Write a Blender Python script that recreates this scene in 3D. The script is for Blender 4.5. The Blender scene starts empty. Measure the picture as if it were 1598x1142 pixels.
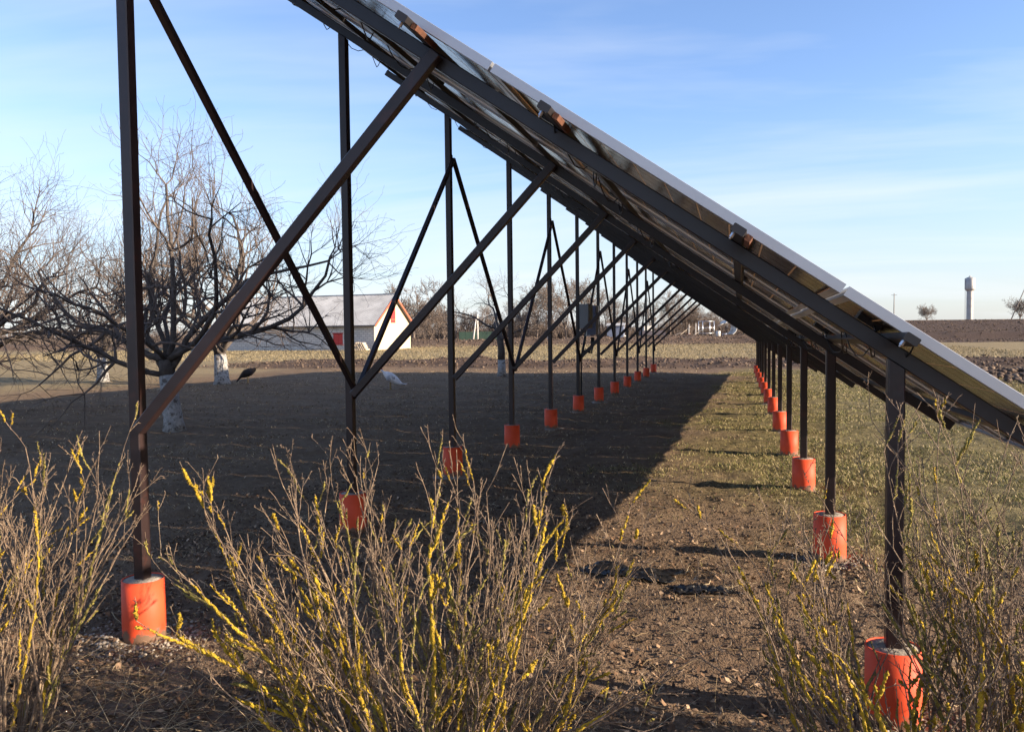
import bpy, math, random
import numpy as np
from mathutils import Vector, Matrix

random.seed(7)
rng = np.random.default_rng(7)
scene = bpy.context.scene
col = scene.collection

# ------------------------------------------------------------------ camera
CAM_H = 1.5
YAW, PITCH, ROLL = 0.27143, -0.04187, -0.01182
_cy, _sy = math.cos(YAW), math.sin(YAW)
_fw = Vector((-_sy * math.cos(PITCH), _cy * math.cos(PITCH), math.sin(PITCH)))
_rt0 = Vector((_cy, _sy, 0)); _up0 = _rt0.cross(_fw)
_rt = _rt0 * math.cos(ROLL) + _up0 * math.sin(ROLL)
_up = _up0 * math.cos(ROLL) - _rt0 * math.sin(ROLL)
cam_data = bpy.data.cameras.new('camera')
cam = bpy.data.objects.new('camera', cam_data); col.objects.link(cam)
cam_data.sensor_fit = 'HORIZONTAL'; cam_data.sensor_width = 36.0
cam_data.lens = 36.0 * 1275.7 / 1598.0
cam_data.clip_start = 0.05; cam_data.clip_end = 6000
cam.matrix_world = Matrix(((_rt.x, _up.x, -_fw.x, 0), (_rt.y, _up.y, -_fw.y, 0), (_rt.z, _up.z, -_fw.z, CAM_H), (0, 0, 0, 1)))
scene.camera = cam

# ------------------------------------------------------------------ sky and sun
SUN_EL = math.radians(18.3)
SUN_AZ = math.radians(-3.2)          # measured from +X towards +Y
sun_dir = Vector((math.cos(SUN_EL) * math.cos(SUN_AZ), math.cos(SUN_EL) * math.sin(SUN_AZ), math.sin(SUN_EL)))
sd = bpy.data.lights.new('sun', 'SUN'); sd.energy = 5.0; sd.angle = math.radians(0.53); sd.color = (1.0, 0.83, 0.62)
sun = bpy.data.objects.new('sun', sd); col.objects.link(sun)
sun.rotation_euler = sun_dir.to_track_quat('Z', 'Y').to_euler()

world = bpy.data.worlds.new('World'); scene.world = world; world.use_nodes = True
wn, wl = world.node_tree.nodes, world.node_tree.links
wn.clear()
w_out = wn.new('ShaderNodeOutputWorld'); w_bg = wn.new('ShaderNodeBackground')
sky = wn.new('ShaderNodeTexSky'); sky.sky_type = 'NISHITA'; sky.sun_disc = False
sky.sun_elevation = SUN_EL; sky.sun_rotation = math.pi / 2 - SUN_AZ
sky.altitude = 100; sky.air_density = 1.0; sky.dust_density = 0.6; sky.ozone_density = 2.0
w_bg.inputs['Strength'].default_value = 0.090
# thin high cirrus on a plane far above: direction / height gives plane coordinates
tc = wn.new('ShaderNodeTexCoord'); sep = wn.new('ShaderNodeSeparateXYZ')
wl.new(tc.outputs['Generated'], sep.inputs[0])
zadd = wn.new('ShaderNodeMath'); zadd.operation = 'MAXIMUM'; zadd.inputs[1].default_value = 0.0
wl.new(sep.outputs['Z'], zadd.inputs[0])
zoff = wn.new('ShaderNodeMath'); zoff.operation = 'ADD'; zoff.inputs[1].default_value = 0.10
wl.new(zadd.outputs[0], zoff.inputs[0])
dx = wn.new('ShaderNodeMath'); dx.operation = 'DIVIDE'; wl.new(sep.outputs['X'], dx.inputs[0]); wl.new(zoff.outputs[0], dx.inputs[1])
dy = wn.new('ShaderNodeMath'); dy.operation = 'DIVIDE'; wl.new(sep.outputs['Y'], dy.inputs[0]); wl.new(zoff.outputs[0], dy.inputs[1])
cmb = wn.new('ShaderNodeCombineXYZ'); wl.new(dx.outputs[0], cmb.inputs[0]); wl.new(dy.outputs[0], cmb.inputs[1])
mp = wn.new('ShaderNodeMapping'); mp.inputs['Scale'].default_value = (0.40, 1.05, 1); mp.inputs['Rotation'].default_value = (0, 0, math.radians(14))
mp.inputs['Location'].default_value = (1.7, 0.4, 0)
wl.new(cmb.outputs[0], mp.inputs[0])
cn = wn.new('ShaderNodeTexNoise'); cn.inputs['Scale'].default_value = 0.62; cn.inputs['Detail'].default_value = 6
cn.inputs['Roughness'].default_value = 0.56; cn.inputs['Distortion'].default_value = 0.5
wl.new(mp.outputs[0], cn.inputs['Vector'])
cr = wn.new('ShaderNodeValToRGB'); cr.color_ramp.elements[0].position = 0.42; cr.color_ramp.elements[0].color = (0, 0, 0, 1)
cr.color_ramp.elements[1].position = 0.80; cr.color_ramp.elements[1].color = (0.8, 0.8, 0.8, 1)
wl.new(cn.outputs['Fac'], cr.inputs[0])
cmix = wn.new('ShaderNodeMixRGB'); cmix.inputs['Color2'].default_value = (4.3, 4.5, 4.8, 1)
# the camera's cool white balance for the clear sky
wb = wn.new('ShaderNodeMixRGB'); wb.blend_type = 'MULTIPLY'; wb.inputs['Fac'].default_value = 1.0; wb.inputs['Color2'].default_value = (0.96, 1.0, 1.19, 1)
wl.new(sky.outputs[0], wb.inputs['Color1'])
# pale veil of thin cloud that thickens towards the horizon all round
veil = wn.new('ShaderNodeMapRange'); veil.inputs['From Min'].default_value = 0.0; veil.inputs['From Max'].default_value = 0.27
veil.inputs['To Min'].default_value = 0.56; veil.inputs['To Max'].default_value = 0.0; veil.interpolation_type = 'SMOOTHSTEP'
wl.new(zadd.outputs[0], veil.inputs['Value'])
vmix = wn.new('ShaderNodeMixRGB'); vmix.inputs['Color2'].default_value = (3.0, 3.2, 3.6, 1)
wl.new(veil.outputs[0], vmix.inputs['Fac']); wl.new(wb.outputs[0], vmix.inputs['Color1'])
wl.new(cr.outputs[0], cmix.inputs['Fac']); wl.new(vmix.outputs[0], cmix.inputs['Color1'])
wl.new(cmix.outputs[0], w_bg.inputs['Color']); wl.new(w_bg.outputs[0], w_out.inputs['Surface'])

scene.view_settings.view_transform = 'Standard'; scene.view_settings.look = 'None'
scene.view_settings.exposure = 1.42; scene.view_settings.gamma = 1.0; scene.view_settings.use_curve_mapping = False
scene.render.engine = 'CYCLES'
scene.cycles.max_bounces = 5; scene.cycles.diffuse_bounces = 2; scene.cycles.glossy_bounces = 2
scene.cycles.transmission_bounces = 4; scene.cycles.transparent_max_bounces = 6
scene.cycles.caustics_reflective = False; scene.cycles.caustics_refractive = False
scene.cycles.use_denoising = True; scene.cycles.use_adaptive_sampling = True; scene.cycles.adaptive_threshold = 0.02

# ------------------------------------------------------------------ helpers
def tag(o, label=None, cat=None, group=None, kind=None):
    if label: o['label'] = label
    if cat: o['category'] = cat
    if group: o['group'] = group
    if kind: o['kind'] = kind
    return o

def empty(name, loc=(0, 0, 0), rz=0.0, parent=None):
    o = bpy.data.objects.new(name, None); col.objects.link(o)
    o.empty_display_size = 0.2
    o.location = loc; o.rotation_euler = (0, 0, rz)
    if parent: o.parent = parent
    return o

def link(name, me, parent=None, loc=None, rot=None):
    o = bpy.data.objects.new(name, me); col.objects.link(o)
    if parent: o.parent = parent
    if loc is not None: o.location = loc
    if rot is not None: o.rotation_euler = rot
    return o

def cam2w(X, Z, z=0.0):
    """X metres to the right, Z metres ahead of the camera on plan -> world point"""
    return Vector((X * _cy - Z * _sy, X * _sy + Z * _cy, z))

class MB:
    """collects boxes, beams, tubes, lathes into one mesh"""
    def __init__(self): self.v = []; self.f = []; self.mi = []; self.sm = []
    def add(self, vs, fs, mi=0, smooth=False):
        b = len(self.v); self.v += [tuple(p) for p in vs]
        for q in fs:
            self.f.append(tuple(b + i for i in q)); self.mi.append(mi); self.sm.append(smooth)
    def box(self, lo, hi, mi=0):
        x0, y0, z0 = lo; x1, y1, z1 = hi
        self.add([(x0, y0, z0), (x1, y0, z0), (x1, y1, z0), (x0, y1, z0), (x0, y0, z1), (x1, y0, z1), (x1, y1, z1), (x0, y1, z1)],
                 [(0, 3, 2, 1), (4, 5, 6, 7), (0, 1, 5, 4), (1, 2, 6, 5), (2, 3, 7, 6), (3, 0, 4, 7)], mi)
    def beam(self, p0, p1, w, h, side=(0, 1, 0), ch=0.004, mi=0):
        """square tube with softened corners from p0 to p1; w along side, h across it"""
        p0, p1 = Vector(p0), Vector(p1); t = (p1 - p0).normalized()
        s = Vector(side); s = (s - t * s.dot(t)).normalized(); u = t.cross(s)
        a, b = w / 2, h / 2
        prof = [(a - ch, -b), (a, -b + ch), (a, b - ch), (a - ch, b), (-a + ch, b), (-a, b - ch), (-a, -b + ch), (-a + ch, -b)]
        vs = [p + s * x + u * y for p in (p0, p1) for x, y in prof]
        fs = [(i, (i + 1) % 8, 8 + (i + 1) % 8, 8 + i) for i in range(8)] + [tuple(range(7, -1, -1)), tuple(range(8, 16))]
        self.add(vs, fs, mi)
    def tube(self, pts, rad, n=8, mi=0, smooth=True, cap=True):
        V, F = tube_np([np.array(pts, float)], [np.array(rad, float) if hasattr(rad, '__len__') else np.full(len(pts), rad)], n)
        fs = [tuple(q) for q in F.tolist()]
        if cap:
            m = len(pts); fs += [tuple(range(n - 1, -1, -1)), tuple(range((m - 1) * n, m * n))]
        self.add(V.tolist(), fs, mi, smooth)
    def lathe(self, prof, n=24, c=(0, 0, 0), mi=0, smooth=True):
        vs = []; fs = []
        for r, z in prof:
            for i in range(n):
                a = 2 * math.pi * i / n; vs.append((c[0] + r * math.cos(a), c[1] + r * math.sin(a), c[2] + z))
        for k in range(len(prof) - 1):
            for i in range(n):
                j = (i + 1) % n; fs.append((k * n + i, k * n + j, (k + 1) * n + j, (k + 1) * n + i))
        self.add(vs, fs, mi, smooth)
    def mesh(self, name, mats):
        me = bpy.data.meshes.new(name); me.from_pydata(self.v, [], self.f)
        for m in (mats if isinstance(mats, (list, tuple)) else [mats]): me.materials.append(m)
        me.polygons.foreach_set('material_index', self.mi); me.polygons.foreach_set('use_smooth', self.sm)
        me.update(); return me
    def build(self, name, mats, parent=None, loc=None, rot=None):
        return link(name, self.mesh(name, mats), parent, loc, rot)

def tube_np(polys, rads, n):
    """many tapered tubes -> vertex array, quad array"""
    VS = []; FS = []; base = 0
    ang = np.arange(n) * 2 * np.pi / n; ca, sa = np.cos(ang), np.sin(ang)
    i0 = np.arange(n); i1 = (i0 + 1) % n
    cache = {}
    for P, R in zip(polys, rads):
        m = len(P)
        T = np.empty_like(P); T[1:-1] = P[2:] - P[:-2]; T[0] = P[1] - P[0]; T[-1] = P[-1] - P[-2]
        T /= np.linalg.norm(T, axis=1, keepdims=True) + 1e-12
        ref = np.array([0., 0, 1]) if abs(T[0, 2]) < 0.8 else np.array([1., 0, 0])
        S = np.cross(T, ref); S /= np.linalg.norm(S, axis=1, keepdims=True) + 1e-9
        U = np.cross(T, S)
        V = P[:, None, :] + R[:, None, None] * (ca[None, :, None] * S[:, None, :] + sa[None, :, None] * U[:, None, :])
        VS.append(V.reshape(-1, 3))
        if m not in cache:
            k = np.arange(m - 1)[:, None] * n
            cache[m] = np.stack([k + i0, k + i1, k + n + i1, k + n + i0], -1).reshape(-1, 4)
        FS.append(cache[m] + base); base += m * n
    return np.concatenate(VS), np.concatenate(FS)

def np_mesh(name, V, F, mat, smooth=True, attr=None):
    """fast mesh from arrays; F is (n,3) or (n,4)"""
    me = bpy.data.meshes.new(name); k = F.shape[1]
    me.vertices.add(len(V)); me.vertices.foreach_set('co', np.ascontiguousarray(V, dtype=np.float32).ravel())
    me.loops.add(F.size); me.loops.foreach_set('vertex_index', np.ascontiguousarray(F, dtype=np.int32).ravel())
    me.polygons.add(len(F)); me.polygons.foreach_set('loop_start', np.arange(len(F), dtype=np.int32) * k)
    if smooth: me.polygons.foreach_set('use_smooth', np.ones(len(F), dtype=bool))
    me.materials.append(mat)
    if attr:
        for an, arr in attr.items():
            a = me.color_attributes.new(an, 'FLOAT_COLOR', 'POINT')
            a.data.foreach_set('color', np.ascontiguousarray(arr, dtype=np.float32).ravel())
    me.update(calc_edges=True); return me

def vnoise(x, y, seed=0):
    """smooth value noise on the plane, -1..1"""
    xi = np.floor(x).astype(np.int64); yi = np.floor(y).astype(np.int64); fx = x - xi; fy = y - yi
    fx = fx * fx * (3 - 2 * fx); fy = fy * fy * (3 - 2 * fy)
    def h(a, b):
        n = (a * 374761393 + b * 668265263 + seed * 1442695041) & 0xFFFFFFFF
        n = ((n ^ (n >> 13)) * 1274126177) & 0xFFFFFFFF
        n = n ^ (n >> 16)
        return (n & 0xFFFF) / 32767.5 - 1.0
    return (h(xi, yi) * (1 - fx) + h(xi + 1, yi) * fx) * (1 - fy) + (h(xi, yi + 1) * (1 - fx) + h(xi + 1, yi + 1) * fx) * fy

def sstep(a, b, x):
    t = np.clip((x - a) / (b - a), 0, 1); return t * t * (3 - 2 * t)

# ------------------------------------------------------------------ materials
def mat(name, base, rough=0.7, metal=0.0, spec=0.5, var=0.0, vscale=8.0, bump=0.0, bscale=40.0, detail=4.0):
    m = bpy.data.materials.new(name); m.use_nodes = True
    nt = m.node_tree; b = nt.nodes['Principled BSDF']
    b.inputs['Base Color'].default_value = (*base, 1); b.inputs['Roughness'].default_value = rough
    b.inputs['Metallic'].default_value = metal; b.inputs['Specular IOR Level'].default_value = spec
    if var or bump:
        t = nt.nodes.new('ShaderNodeTexCoord')
    if var:
        n = nt.nodes.new('ShaderNodeTexNoise'); n.inputs['Scale'].default_value = vscale; n.inputs['Detail'].default_value = detail
        n.inputs['Roughness'].default_value = 0.65
        nt.links.new(t.outputs['Object'], n.inputs['Vector'])
        r = nt.nodes.new('ShaderNodeValToRGB')
        r.color_ramp.elements[0].position = 0.3; r.color_ramp.elements[1].position = 0.7
        r.color_ramp.elements[0].color = (*[c * (1 - var) for c in base], 1); r.color_ramp.elements[1].color = (*[min(1, c * (1 + var)) for c in base], 1)
        nt.links.new(n.outputs['Fac'], r.inputs[0]); nt.links.new(r.outputs[0], b.inputs['Base Color'])
    if bump:
        n2 = nt.nodes.new('ShaderNodeTexNoise'); n2.inputs['Scale'].default_value = bscale; n2.inputs['Detail'].default_value = 5
        nt.links.new(t.outputs['Object'], n2.inputs['Vector'])
        bp = nt.nodes.new('ShaderNodeBump'); bp.inputs['Strength'].default_value = bump; bp.inputs['Distance'].default_value = 0.02
        nt.links.new(n2.outputs['Fac'], bp.inputs['Height']); nt.links.new(bp.outputs[0], b.inputs['Normal'])
    return m

def add_patches(m, color, scale, lo, hi, detail=5.0):
    """mix another real colour (rust, stain, lichen) into the base by noise"""
    nt = m.node_tree; b = nt.nodes['Principled BSDF']
    t = nt.nodes.new('ShaderNodeTexCoord'); n = nt.nodes.new('ShaderNodeTexNoise')
    n.inputs['Scale'].default_value = scale; n.inputs['Detail'].default_value = detail; n.inputs['Roughness'].default_value = 0.6
    nt.links.new(t.outputs['Object'], n.inputs['Vector'])
    r = nt.nodes.new('ShaderNodeValToRGB'); r.color_ramp.elements[0].position = lo; r.color_ramp.elements[1].position = hi
    r.color_ramp.elements[0].color = (0, 0, 0, 1); r.color_ramp.elements[1].color = (1, 1, 1, 1)
    nt.links.new(n.outputs['Fac'], r.inputs[0])
    mx = nt.nodes.new('ShaderNodeMixRGB'); mx.inputs['Color2'].default_value = (*color, 1)
    nt.links.new(r.outputs[0], mx.inputs['Fac'])
    src = b.inputs['Base Color'].links[0].from_socket if b.inputs['Base Color'].links else None
    if src: nt.links.new(src, mx.inputs['Color1'])
    else: mx.inputs['Color1'].default_value = b.inputs['Base Color'].default_value
    nt.links.new(mx.outputs[0], b.inputs['Base Color'])
    return m

def attr_mat(name, ramp, rough=0.9, attr='rnd', spec=0.25, translucent=0.0):
    """colour picked from a ramp by a per-piece random attribute"""
    m = bpy.data.materials.new(name); m.use_nodes = True; nt = m.node_tree; b = nt.nodes['Principled BSDF']
    a = nt.nodes.new('ShaderNodeAttribute'); a.attribute_name = attr
    r = nt.nodes.new('ShaderNodeValToRGB'); el = r.color_ramp.elements
    while len(el) < len(ramp): el.new(0.5)
    for e, (p, c) in zip(el, ramp): e.position = p; e.color = (*c, 1)
    nt.links.new(a.outputs['Fac'], r.inputs[0]); nt.links.new(r.outputs[0], b.inputs['Base Color'])
    b.inputs['Roughness'].default_value = rough; b.inputs['Specular IOR Level'].default_value = spec
    return m

M = {}
M['steel'] = add_patches(mat('painted_steel', (0.026, 0.0145, 0.0145), 0.40, var=0.35, vscale=3.0, bump=0.06, bscale=25), (0.085, 0.026, 0.017), 5.0, 0.60, 0.80)
M['rafter_steel'] = mat('rafter_steel', (0.024, 0.021, 0.023), 0.4, var=0.25, vscale=3.0, bump=0.05, bscale=25)
M['purlin_steel'] = mat('purlin_steel', (0.024, 0.021, 0.022), 0.45, var=0.25, vscale=4.0)
M['rust'] = mat('rusty_steel', (0.14, 0.055, 0.03), 0.8, var=0.4, vscale=30, bump=0.2, bscale=90)
M['weld'] = mat('rusty_weld', (0.11, 0.045, 0.028), .8, var=.5, vscale=30, bump=.5, bscale=80)
M['zinc'] = mat('zinc_clamp', (0.62, 0.63, 0.65), 0.35, metal=1.0)
M['alu'] = mat('aluminium_frame', (0.47, 0.48, 0.51), 0.42, metal=0.6, var=0.05, vscale=2)
M['orange_pvc'] = add_patches(mat('orange_pvc', (0.70, 0.078, 0.027), 0.6, spec=.3, var=0.06, vscale=6, bump=0.03, bscale=30), (0.42, 0.12, 0.055), 9.0, 0.60, 0.95)
def splash(m, color, h):
    nt = m.node_tree; b = nt.nodes['Principled BSDF']; t = nt.nodes.new('ShaderNodeTexCoord'); sp = nt.nodes.new('ShaderNodeSeparateXYZ'); nt.links.new(t.outputs['Object'], sp.inputs[0])
    n = nt.nodes.new('ShaderNodeTexNoise'); n.inputs['Scale'].default_value = 22; n.inputs['Detail'].default_value = 5; nt.links.new(t.outputs['Object'], n.inputs['Vector'])
    r = nt.nodes.new('ShaderNodeMapRange'); r.inputs['From Min'].default_value = 0; r.inputs['From Max'].default_value = h; r.inputs['To Min'].default_value = .42; r.inputs['To Max'].default_value = -.12; nt.links.new(sp.outputs['Z'], r.inputs['Value'])
    a = nt.nodes.new('ShaderNodeMath'); a.operation = 'ADD'; nt.links.new(n.outputs['Fac'], a.inputs[0]); nt.links.new(r.outputs[0], a.inputs[1])
    c = nt.nodes.new('ShaderNodeValToRGB'); c.color_ramp.elements[0].position = .60; c.color_ramp.elements[1].position = .72; nt.links.new(a.outputs[0], c.inputs[0])
    mx = nt.nodes.new('ShaderNodeMixRGB'); mx.inputs['Color2'].default_value = (*color, 1); nt.links.new(c.outputs[0], mx.inputs['Fac']); nt.links.new(b.inputs['Base Color'].links[0].from_socket, mx.inputs['Color1']); nt.links.new(mx.outputs[0], b.inputs['Base Color'])
splash(M['orange_pvc'], (0.17, 0.10, 0.065), 0.10)
M['concrete'] = mat('rough_concrete', (0.23, 0.20, 0.17), 0.95, var=0.3, vscale=18, bump=0.6, bscale=60)
M['cable'] = mat('black_cable', (0.012, 0.012, 0.013), 0.5)
M['jbox'] = mat('black_plastic', (0.015, 0.015, 0.016), 0.45)
M['cell'] = mat('solar_cell', (0.036, 0.024, 0.019), 0.17, spec=0.14, var=0.35, vscale=1.4)
M['bark'] = mat('apple_bark', (0.085, 0.068, 0.058), 0.95, var=0.45, vscale=9, bump=0.8, bscale=30)
M['twig'] = mat('twig_bark', (0.12, 0.092, 0.078), 0.9, var=0.3, vscale=1.5)
M['far_twig'] = mat('far_twig_bark', (0.15, 0.115, 0.095), 0.95, var=0.25, vscale=0.6)
M['birch'] = mat('birch_bark', (0.50, 0.46, 0.42), 0.9, var=0.4, vscale=3)
M['cane'] = add_patches(mat('cane_bark', (0.165, 0.112, 0.076), 0.85, var=0.5, vscale=20, bump=0.5, bscale=200), (0.40, 0.30, 0.195), 35.0, 0.50, 0.72)
M['lichen'] = mat('yellow_lichen', (0.53, 0.35, 0.025), 0.95, var=0.5, vscale=22, bump=0.9, bscale=220)
M['green_lichen'] = mat('greenish_lichen', (0.33, 0.27, 0.065), 0.95, var=0.4, vscale=26, bump=0.9, bscale=220)
M['whitewash'] = add_patches(mat('whitewashed_bark', (0.30, 0.29, 0.28), 0.95, var=0.3, vscale=14, bump=0.8, bscale=35), (0.10, 0.085, 0.075), 12.0, 0.52, 0.62)

def laminate_mat():
    m = bpy.data.materials.new('panel_laminate'); m.use_nodes = True; nt = m.node_tree; b = nt.nodes['Principled BSDF']
    b.inputs['Base Color'].default_value = (0.20, 0.16, 0.13, 1); b.inputs['Roughness'].default_value = 0.12
    tr = nt.nodes.new('ShaderNodeBsdfTranslucent'); tr.inputs[0].default_value = (0.52, 0.38, 0.26, 1)
    mx = nt.nodes.new('ShaderNodeMixShader'); mx.inputs[0].default_value = 0.40
    nt.links.new(b.outputs[0], mx.inputs[1]); nt.links.new(tr.outputs[0], mx.inputs[2])
    nt.links.new(mx.outputs[0], nt.nodes['Material Output'].inputs['Surface'])
    return m
M['laminate'] = laminate_mat()

# ------------------------------------------------------------------ ground
def gh(x, y):
    """height of the ground"""
    x = np.asarray(x, float); y = np.asarray(y, float)
    near = 1 - sstep(14, 40, np.hypot(x, y))
    z = 0.030 * vnoise(x * 0.9, y * 0.9, 1) + 0.016 * vnoise(x * 2.7, y * 2.7, 2)
    z = z + near * (0.013 * vnoise(x * 7.1, y * 7.1, 3) + 0.008 * vnoise(x * 17, y * 17, 4))
    z = z * (1 - 0.6 * sstep(60, 200, np.hypot(x, y)))
    # turned soil beyond the array
    edge = 1.2 * vnoise(x * 0.22, y * 0.05, 5)
    pl = sstep(31.5, 33.5, y + edge) * (1 - sstep(40.0, 42.0, y + edge)) * sstep(-27, -20, x)
    z = z + pl * (0.10 + 0.11 * vnoise(x * 1.3, y * 1.3, 6) + 0.07 * vnoise(x * 3.3, y * 3.3, 7))
    # dug patch right of the array
    pr = np.exp(-(((x - 9.3) / 3.2) ** 2 + ((y - 27.0) / 2.4) ** 2))
    z = z + pr * (0.13 + 0.16 * np.abs(vnoise(x * 1.6, y * 1.6, 8)))
    # low earth bank along the far edge of the straw field
    d = -x * _sy + y * _cy
    bk = sstep(83, 90, d) * (1 - sstep(96, 106, d))
    z = z + bk * (0.55 + 0.30 * vnoise(x * 0.17, y * 0.17, 9) + 0.16 * vnoise(x * 0.8, y * 0.8, 10))
    # ploughed rise on the right
    rs = sstep(-12, 16, x - 0.03 * y) * sstep(86, 165, y)
    z = z + rs * (2.75 + 0.10 * vnoise(x * 0.09, y * 0.05, 11))
    z = z + rs * (1 - sstep(150, 170, y)) * 0.10 * vnoise(x * 1.1, y * 1.1, 12)
    return z

def grow(a, b, s0, ratio):
    out = [a]; s = s0
    while out[-1] < b: out.append(out[-1] + s); s *= ratio
    return out
xs = np.array(sorted([-v for v in grow(5.0, 2500, 0.05, 1.035)]) + list(np.arange(-4.96, 3.0, 0.04)) + grow(3.0, 2500, 0.05, 1.035))
ys = np.array(sorted([-v for v in grow(0.0, 400, 0.6, 1.25)])[:-1] + list(np.arange(0.0, 1.9, 0.2)) + list(np.arange(1.9, 9.0, 0.04)) + grow(9.0, 3500, 0.045, 1.018))
GX, GY = np.meshgrid(xs, ys); GZ = gh(GX, GY)
nx, ny = len(xs), len(ys)
GV = np.stack([GX, GY, GZ], -1).reshape(-1, 3)
ii = (np.arange(ny - 1)[:, None] * nx + np.arange(nx - 1)[None, :]).ravel()
GF = np.stack([ii, ii + 1, ii + 1 + nx, ii + nx], -1)

def zones(x, y):
    """what grows or lies where: r = green turf, g = dry straw, b = turned dark soil (the rest is trodden brown earth)"""
    w = 0.9 * vnoise(x * 0.6, y * 0.6, 21) + 0.45 * vnoise(x * 2.1, y * 2.1, 22)
    green = sstep(-1.2, 0.9, x + 0.9 * w) * sstep(4.3, 6.6, y + 0.5 * w) * (1 - sstep(30, 34, y + w))
    green = np.maximum(green, 0.14 * sstep(1.2, 3.0, -x + 0.6 * w) * sstep(3.6, 5.5, y + w) * (1 - sstep(31, 34, y)))
    d = -x * _sy + y * _cy
    straw = sstep(40.5, 42.0, y + 1.2 * vnoise(x * 0.22, y * 0.05, 5)) * (1 - sstep(83, 86, d + w))
    straw = np.maximum(straw, sstep(-17, -21, x + 1.5 * w) * sstep(10, 16, y) * (1 - sstep(82, 86, d)) * 0.9)
    edge = 1.2 * vnoise(x * 0.22, y * 0.05, 5)
    dark = sstep(31.5, 33.0, y + edge) * (1 - sstep(40.5, 42, y + edge)) * sstep(-27, -20, x) * 0.85
    dark = np.maximum(dark, np.clip(1.5 * np.exp(-(((x - 9.3) / 3.4) ** 2 + ((y - 27.0) / 2.6) ** 2)), 0, 1))
    dark = np.maximum(dark, sstep(84, 88, y + w) * sstep(4, 12, x - 0.03 * y + 2 * w) * (1 - sstep(152, 156, y)))
    dark = np.maximum(dark, 0.55 * sstep(84, 87, d + w) * (1 - sstep(100, 110, d)))
    straw = straw * (1 - dark); green = green * (1 - dark)
    return green, straw, dark
g_, s_, d_ = zones(GX, GY)
ZC = np.stack([g_, s_, d_, np.ones_like(g_)], -1).reshape(-1, 4)

def ground_mat():
    m = bpy.data.materials.new('field_ground'); m.use_nodes = True; nt = m.node_tree; N, L = nt.nodes, nt.links
    b = N['Principled BSDF']; b.inputs['Roughness'].default_value = 1.0; b.inputs['Specular IOR Level'].default_value = 0.1
    tcn = N.new('ShaderNodeTexCoord'); at = N.new('ShaderNodeAttribute'); at.attribute_name = 'zone'
    sp = N.new('ShaderNodeSeparateColor'); L.new(at.outputs['Color'], sp.inputs[0])
    def noise(s, d=6, r=0.62):
        n = N.new('ShaderNodeTexNoise'); n.inputs['Scale'].default_value = s; n.inputs['Detail'].default_value = d; n.inputs['Roughness'].default_value = r
        L.new(tcn.outputs['Object'], n.inputs['Vector']); return n
    def ramp(src, stops):
        r = N.new('ShaderNodeValToRGB'); el = r.color_ramp.elements
        while len(el) < len(stops): el.new(0.5)
        for e, (p, c) in zip(el, stops): e.position = p; e.color = (*c, 1)
        L.new(src, r.inputs[0]); return r
    def mix(fac, a, bb):
        x = N.new('ShaderNodeMixRGB'); L.new(fac, x.inputs['Fac']); L.new(a, x.inputs['Color1']); L.new(bb, x.inputs['Color2']); return x
    n1 = noise(1.1, 3); n2 = noise(9.0, 5, 0.7); n3 = noise(45.0, 3, 0.7)
    earth = mix(n3.outputs['Fac'], ramp(n2.outputs['Fac'], [(0.30, (0.075, 0.050, 0.035)), (0.52, (0.155, 0.104, 0.070)), (0.72, (0.245, 0.172, 0.118))]).outputs[0],
                ramp(n1.outputs['Fac'], [(0.35, (0.125, 0.084, 0.058)), (0.65, (0.22, 0.156, 0.107))]).outputs[0])
    turf = ramp(n2.outputs['Fac'], [(0.30, (0.075, 0.056, 0.034)), (0.48, (0.130, 0.106, 0.050)), (0.62, (0.190, 0.152, 0.075)), (0.78, (0.26, 0.192, 0.112))])
    straw = ramp(n2.outputs['Fac'], [(0.28, (0.145, 0.115, 0.065)), (0.5, (0.235, 0.185, 0.107)), (0.75, (0.32, 0.25, 0.15))])
    dark = ramp(n2.outputs['Fac'], [(0.3, (0.040, 0.028, 0.024)), (0.55, (0.082, 0.056, 0.044)), (0.75, (0.13, 0.092, 0.068))])
    c = mix(sp.outputs[0], earth.outputs[0], turf.outputs[0])
    c = mix(sp.outputs[1], c.outputs[0], straw.outputs[0])
    c = mix(sp.outputs[2], c.outputs[0], dark.outputs[0])
    L.new(c.outputs[0], b.inputs['Base Color'])
    bp = N.new('ShaderNodeBump'); bp.inputs['Strength'].default_value = 0.9; bp.inputs['Distance'].default_value = 0.03
    am = N.new('ShaderNodeMath'); am.operation = 'ADD'; L.new(n2.outputs['Fac'], am.inputs[0]); L.new(n3.outputs['Fac'], am.inputs[1])
    L.new(am.outputs[0], bp.inputs['Height']); L.new(bp.outputs[0], b.inputs['Normal'])
    return m
M['ground'] = ground_mat()
ground = link('ground', np_mesh('ground', GV, GF, M['ground'], True, {'zone': ZC}))
tag(ground, 'field of trodden brown earth, short turf, dry straw and ploughed soil', kind='structure')

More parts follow.
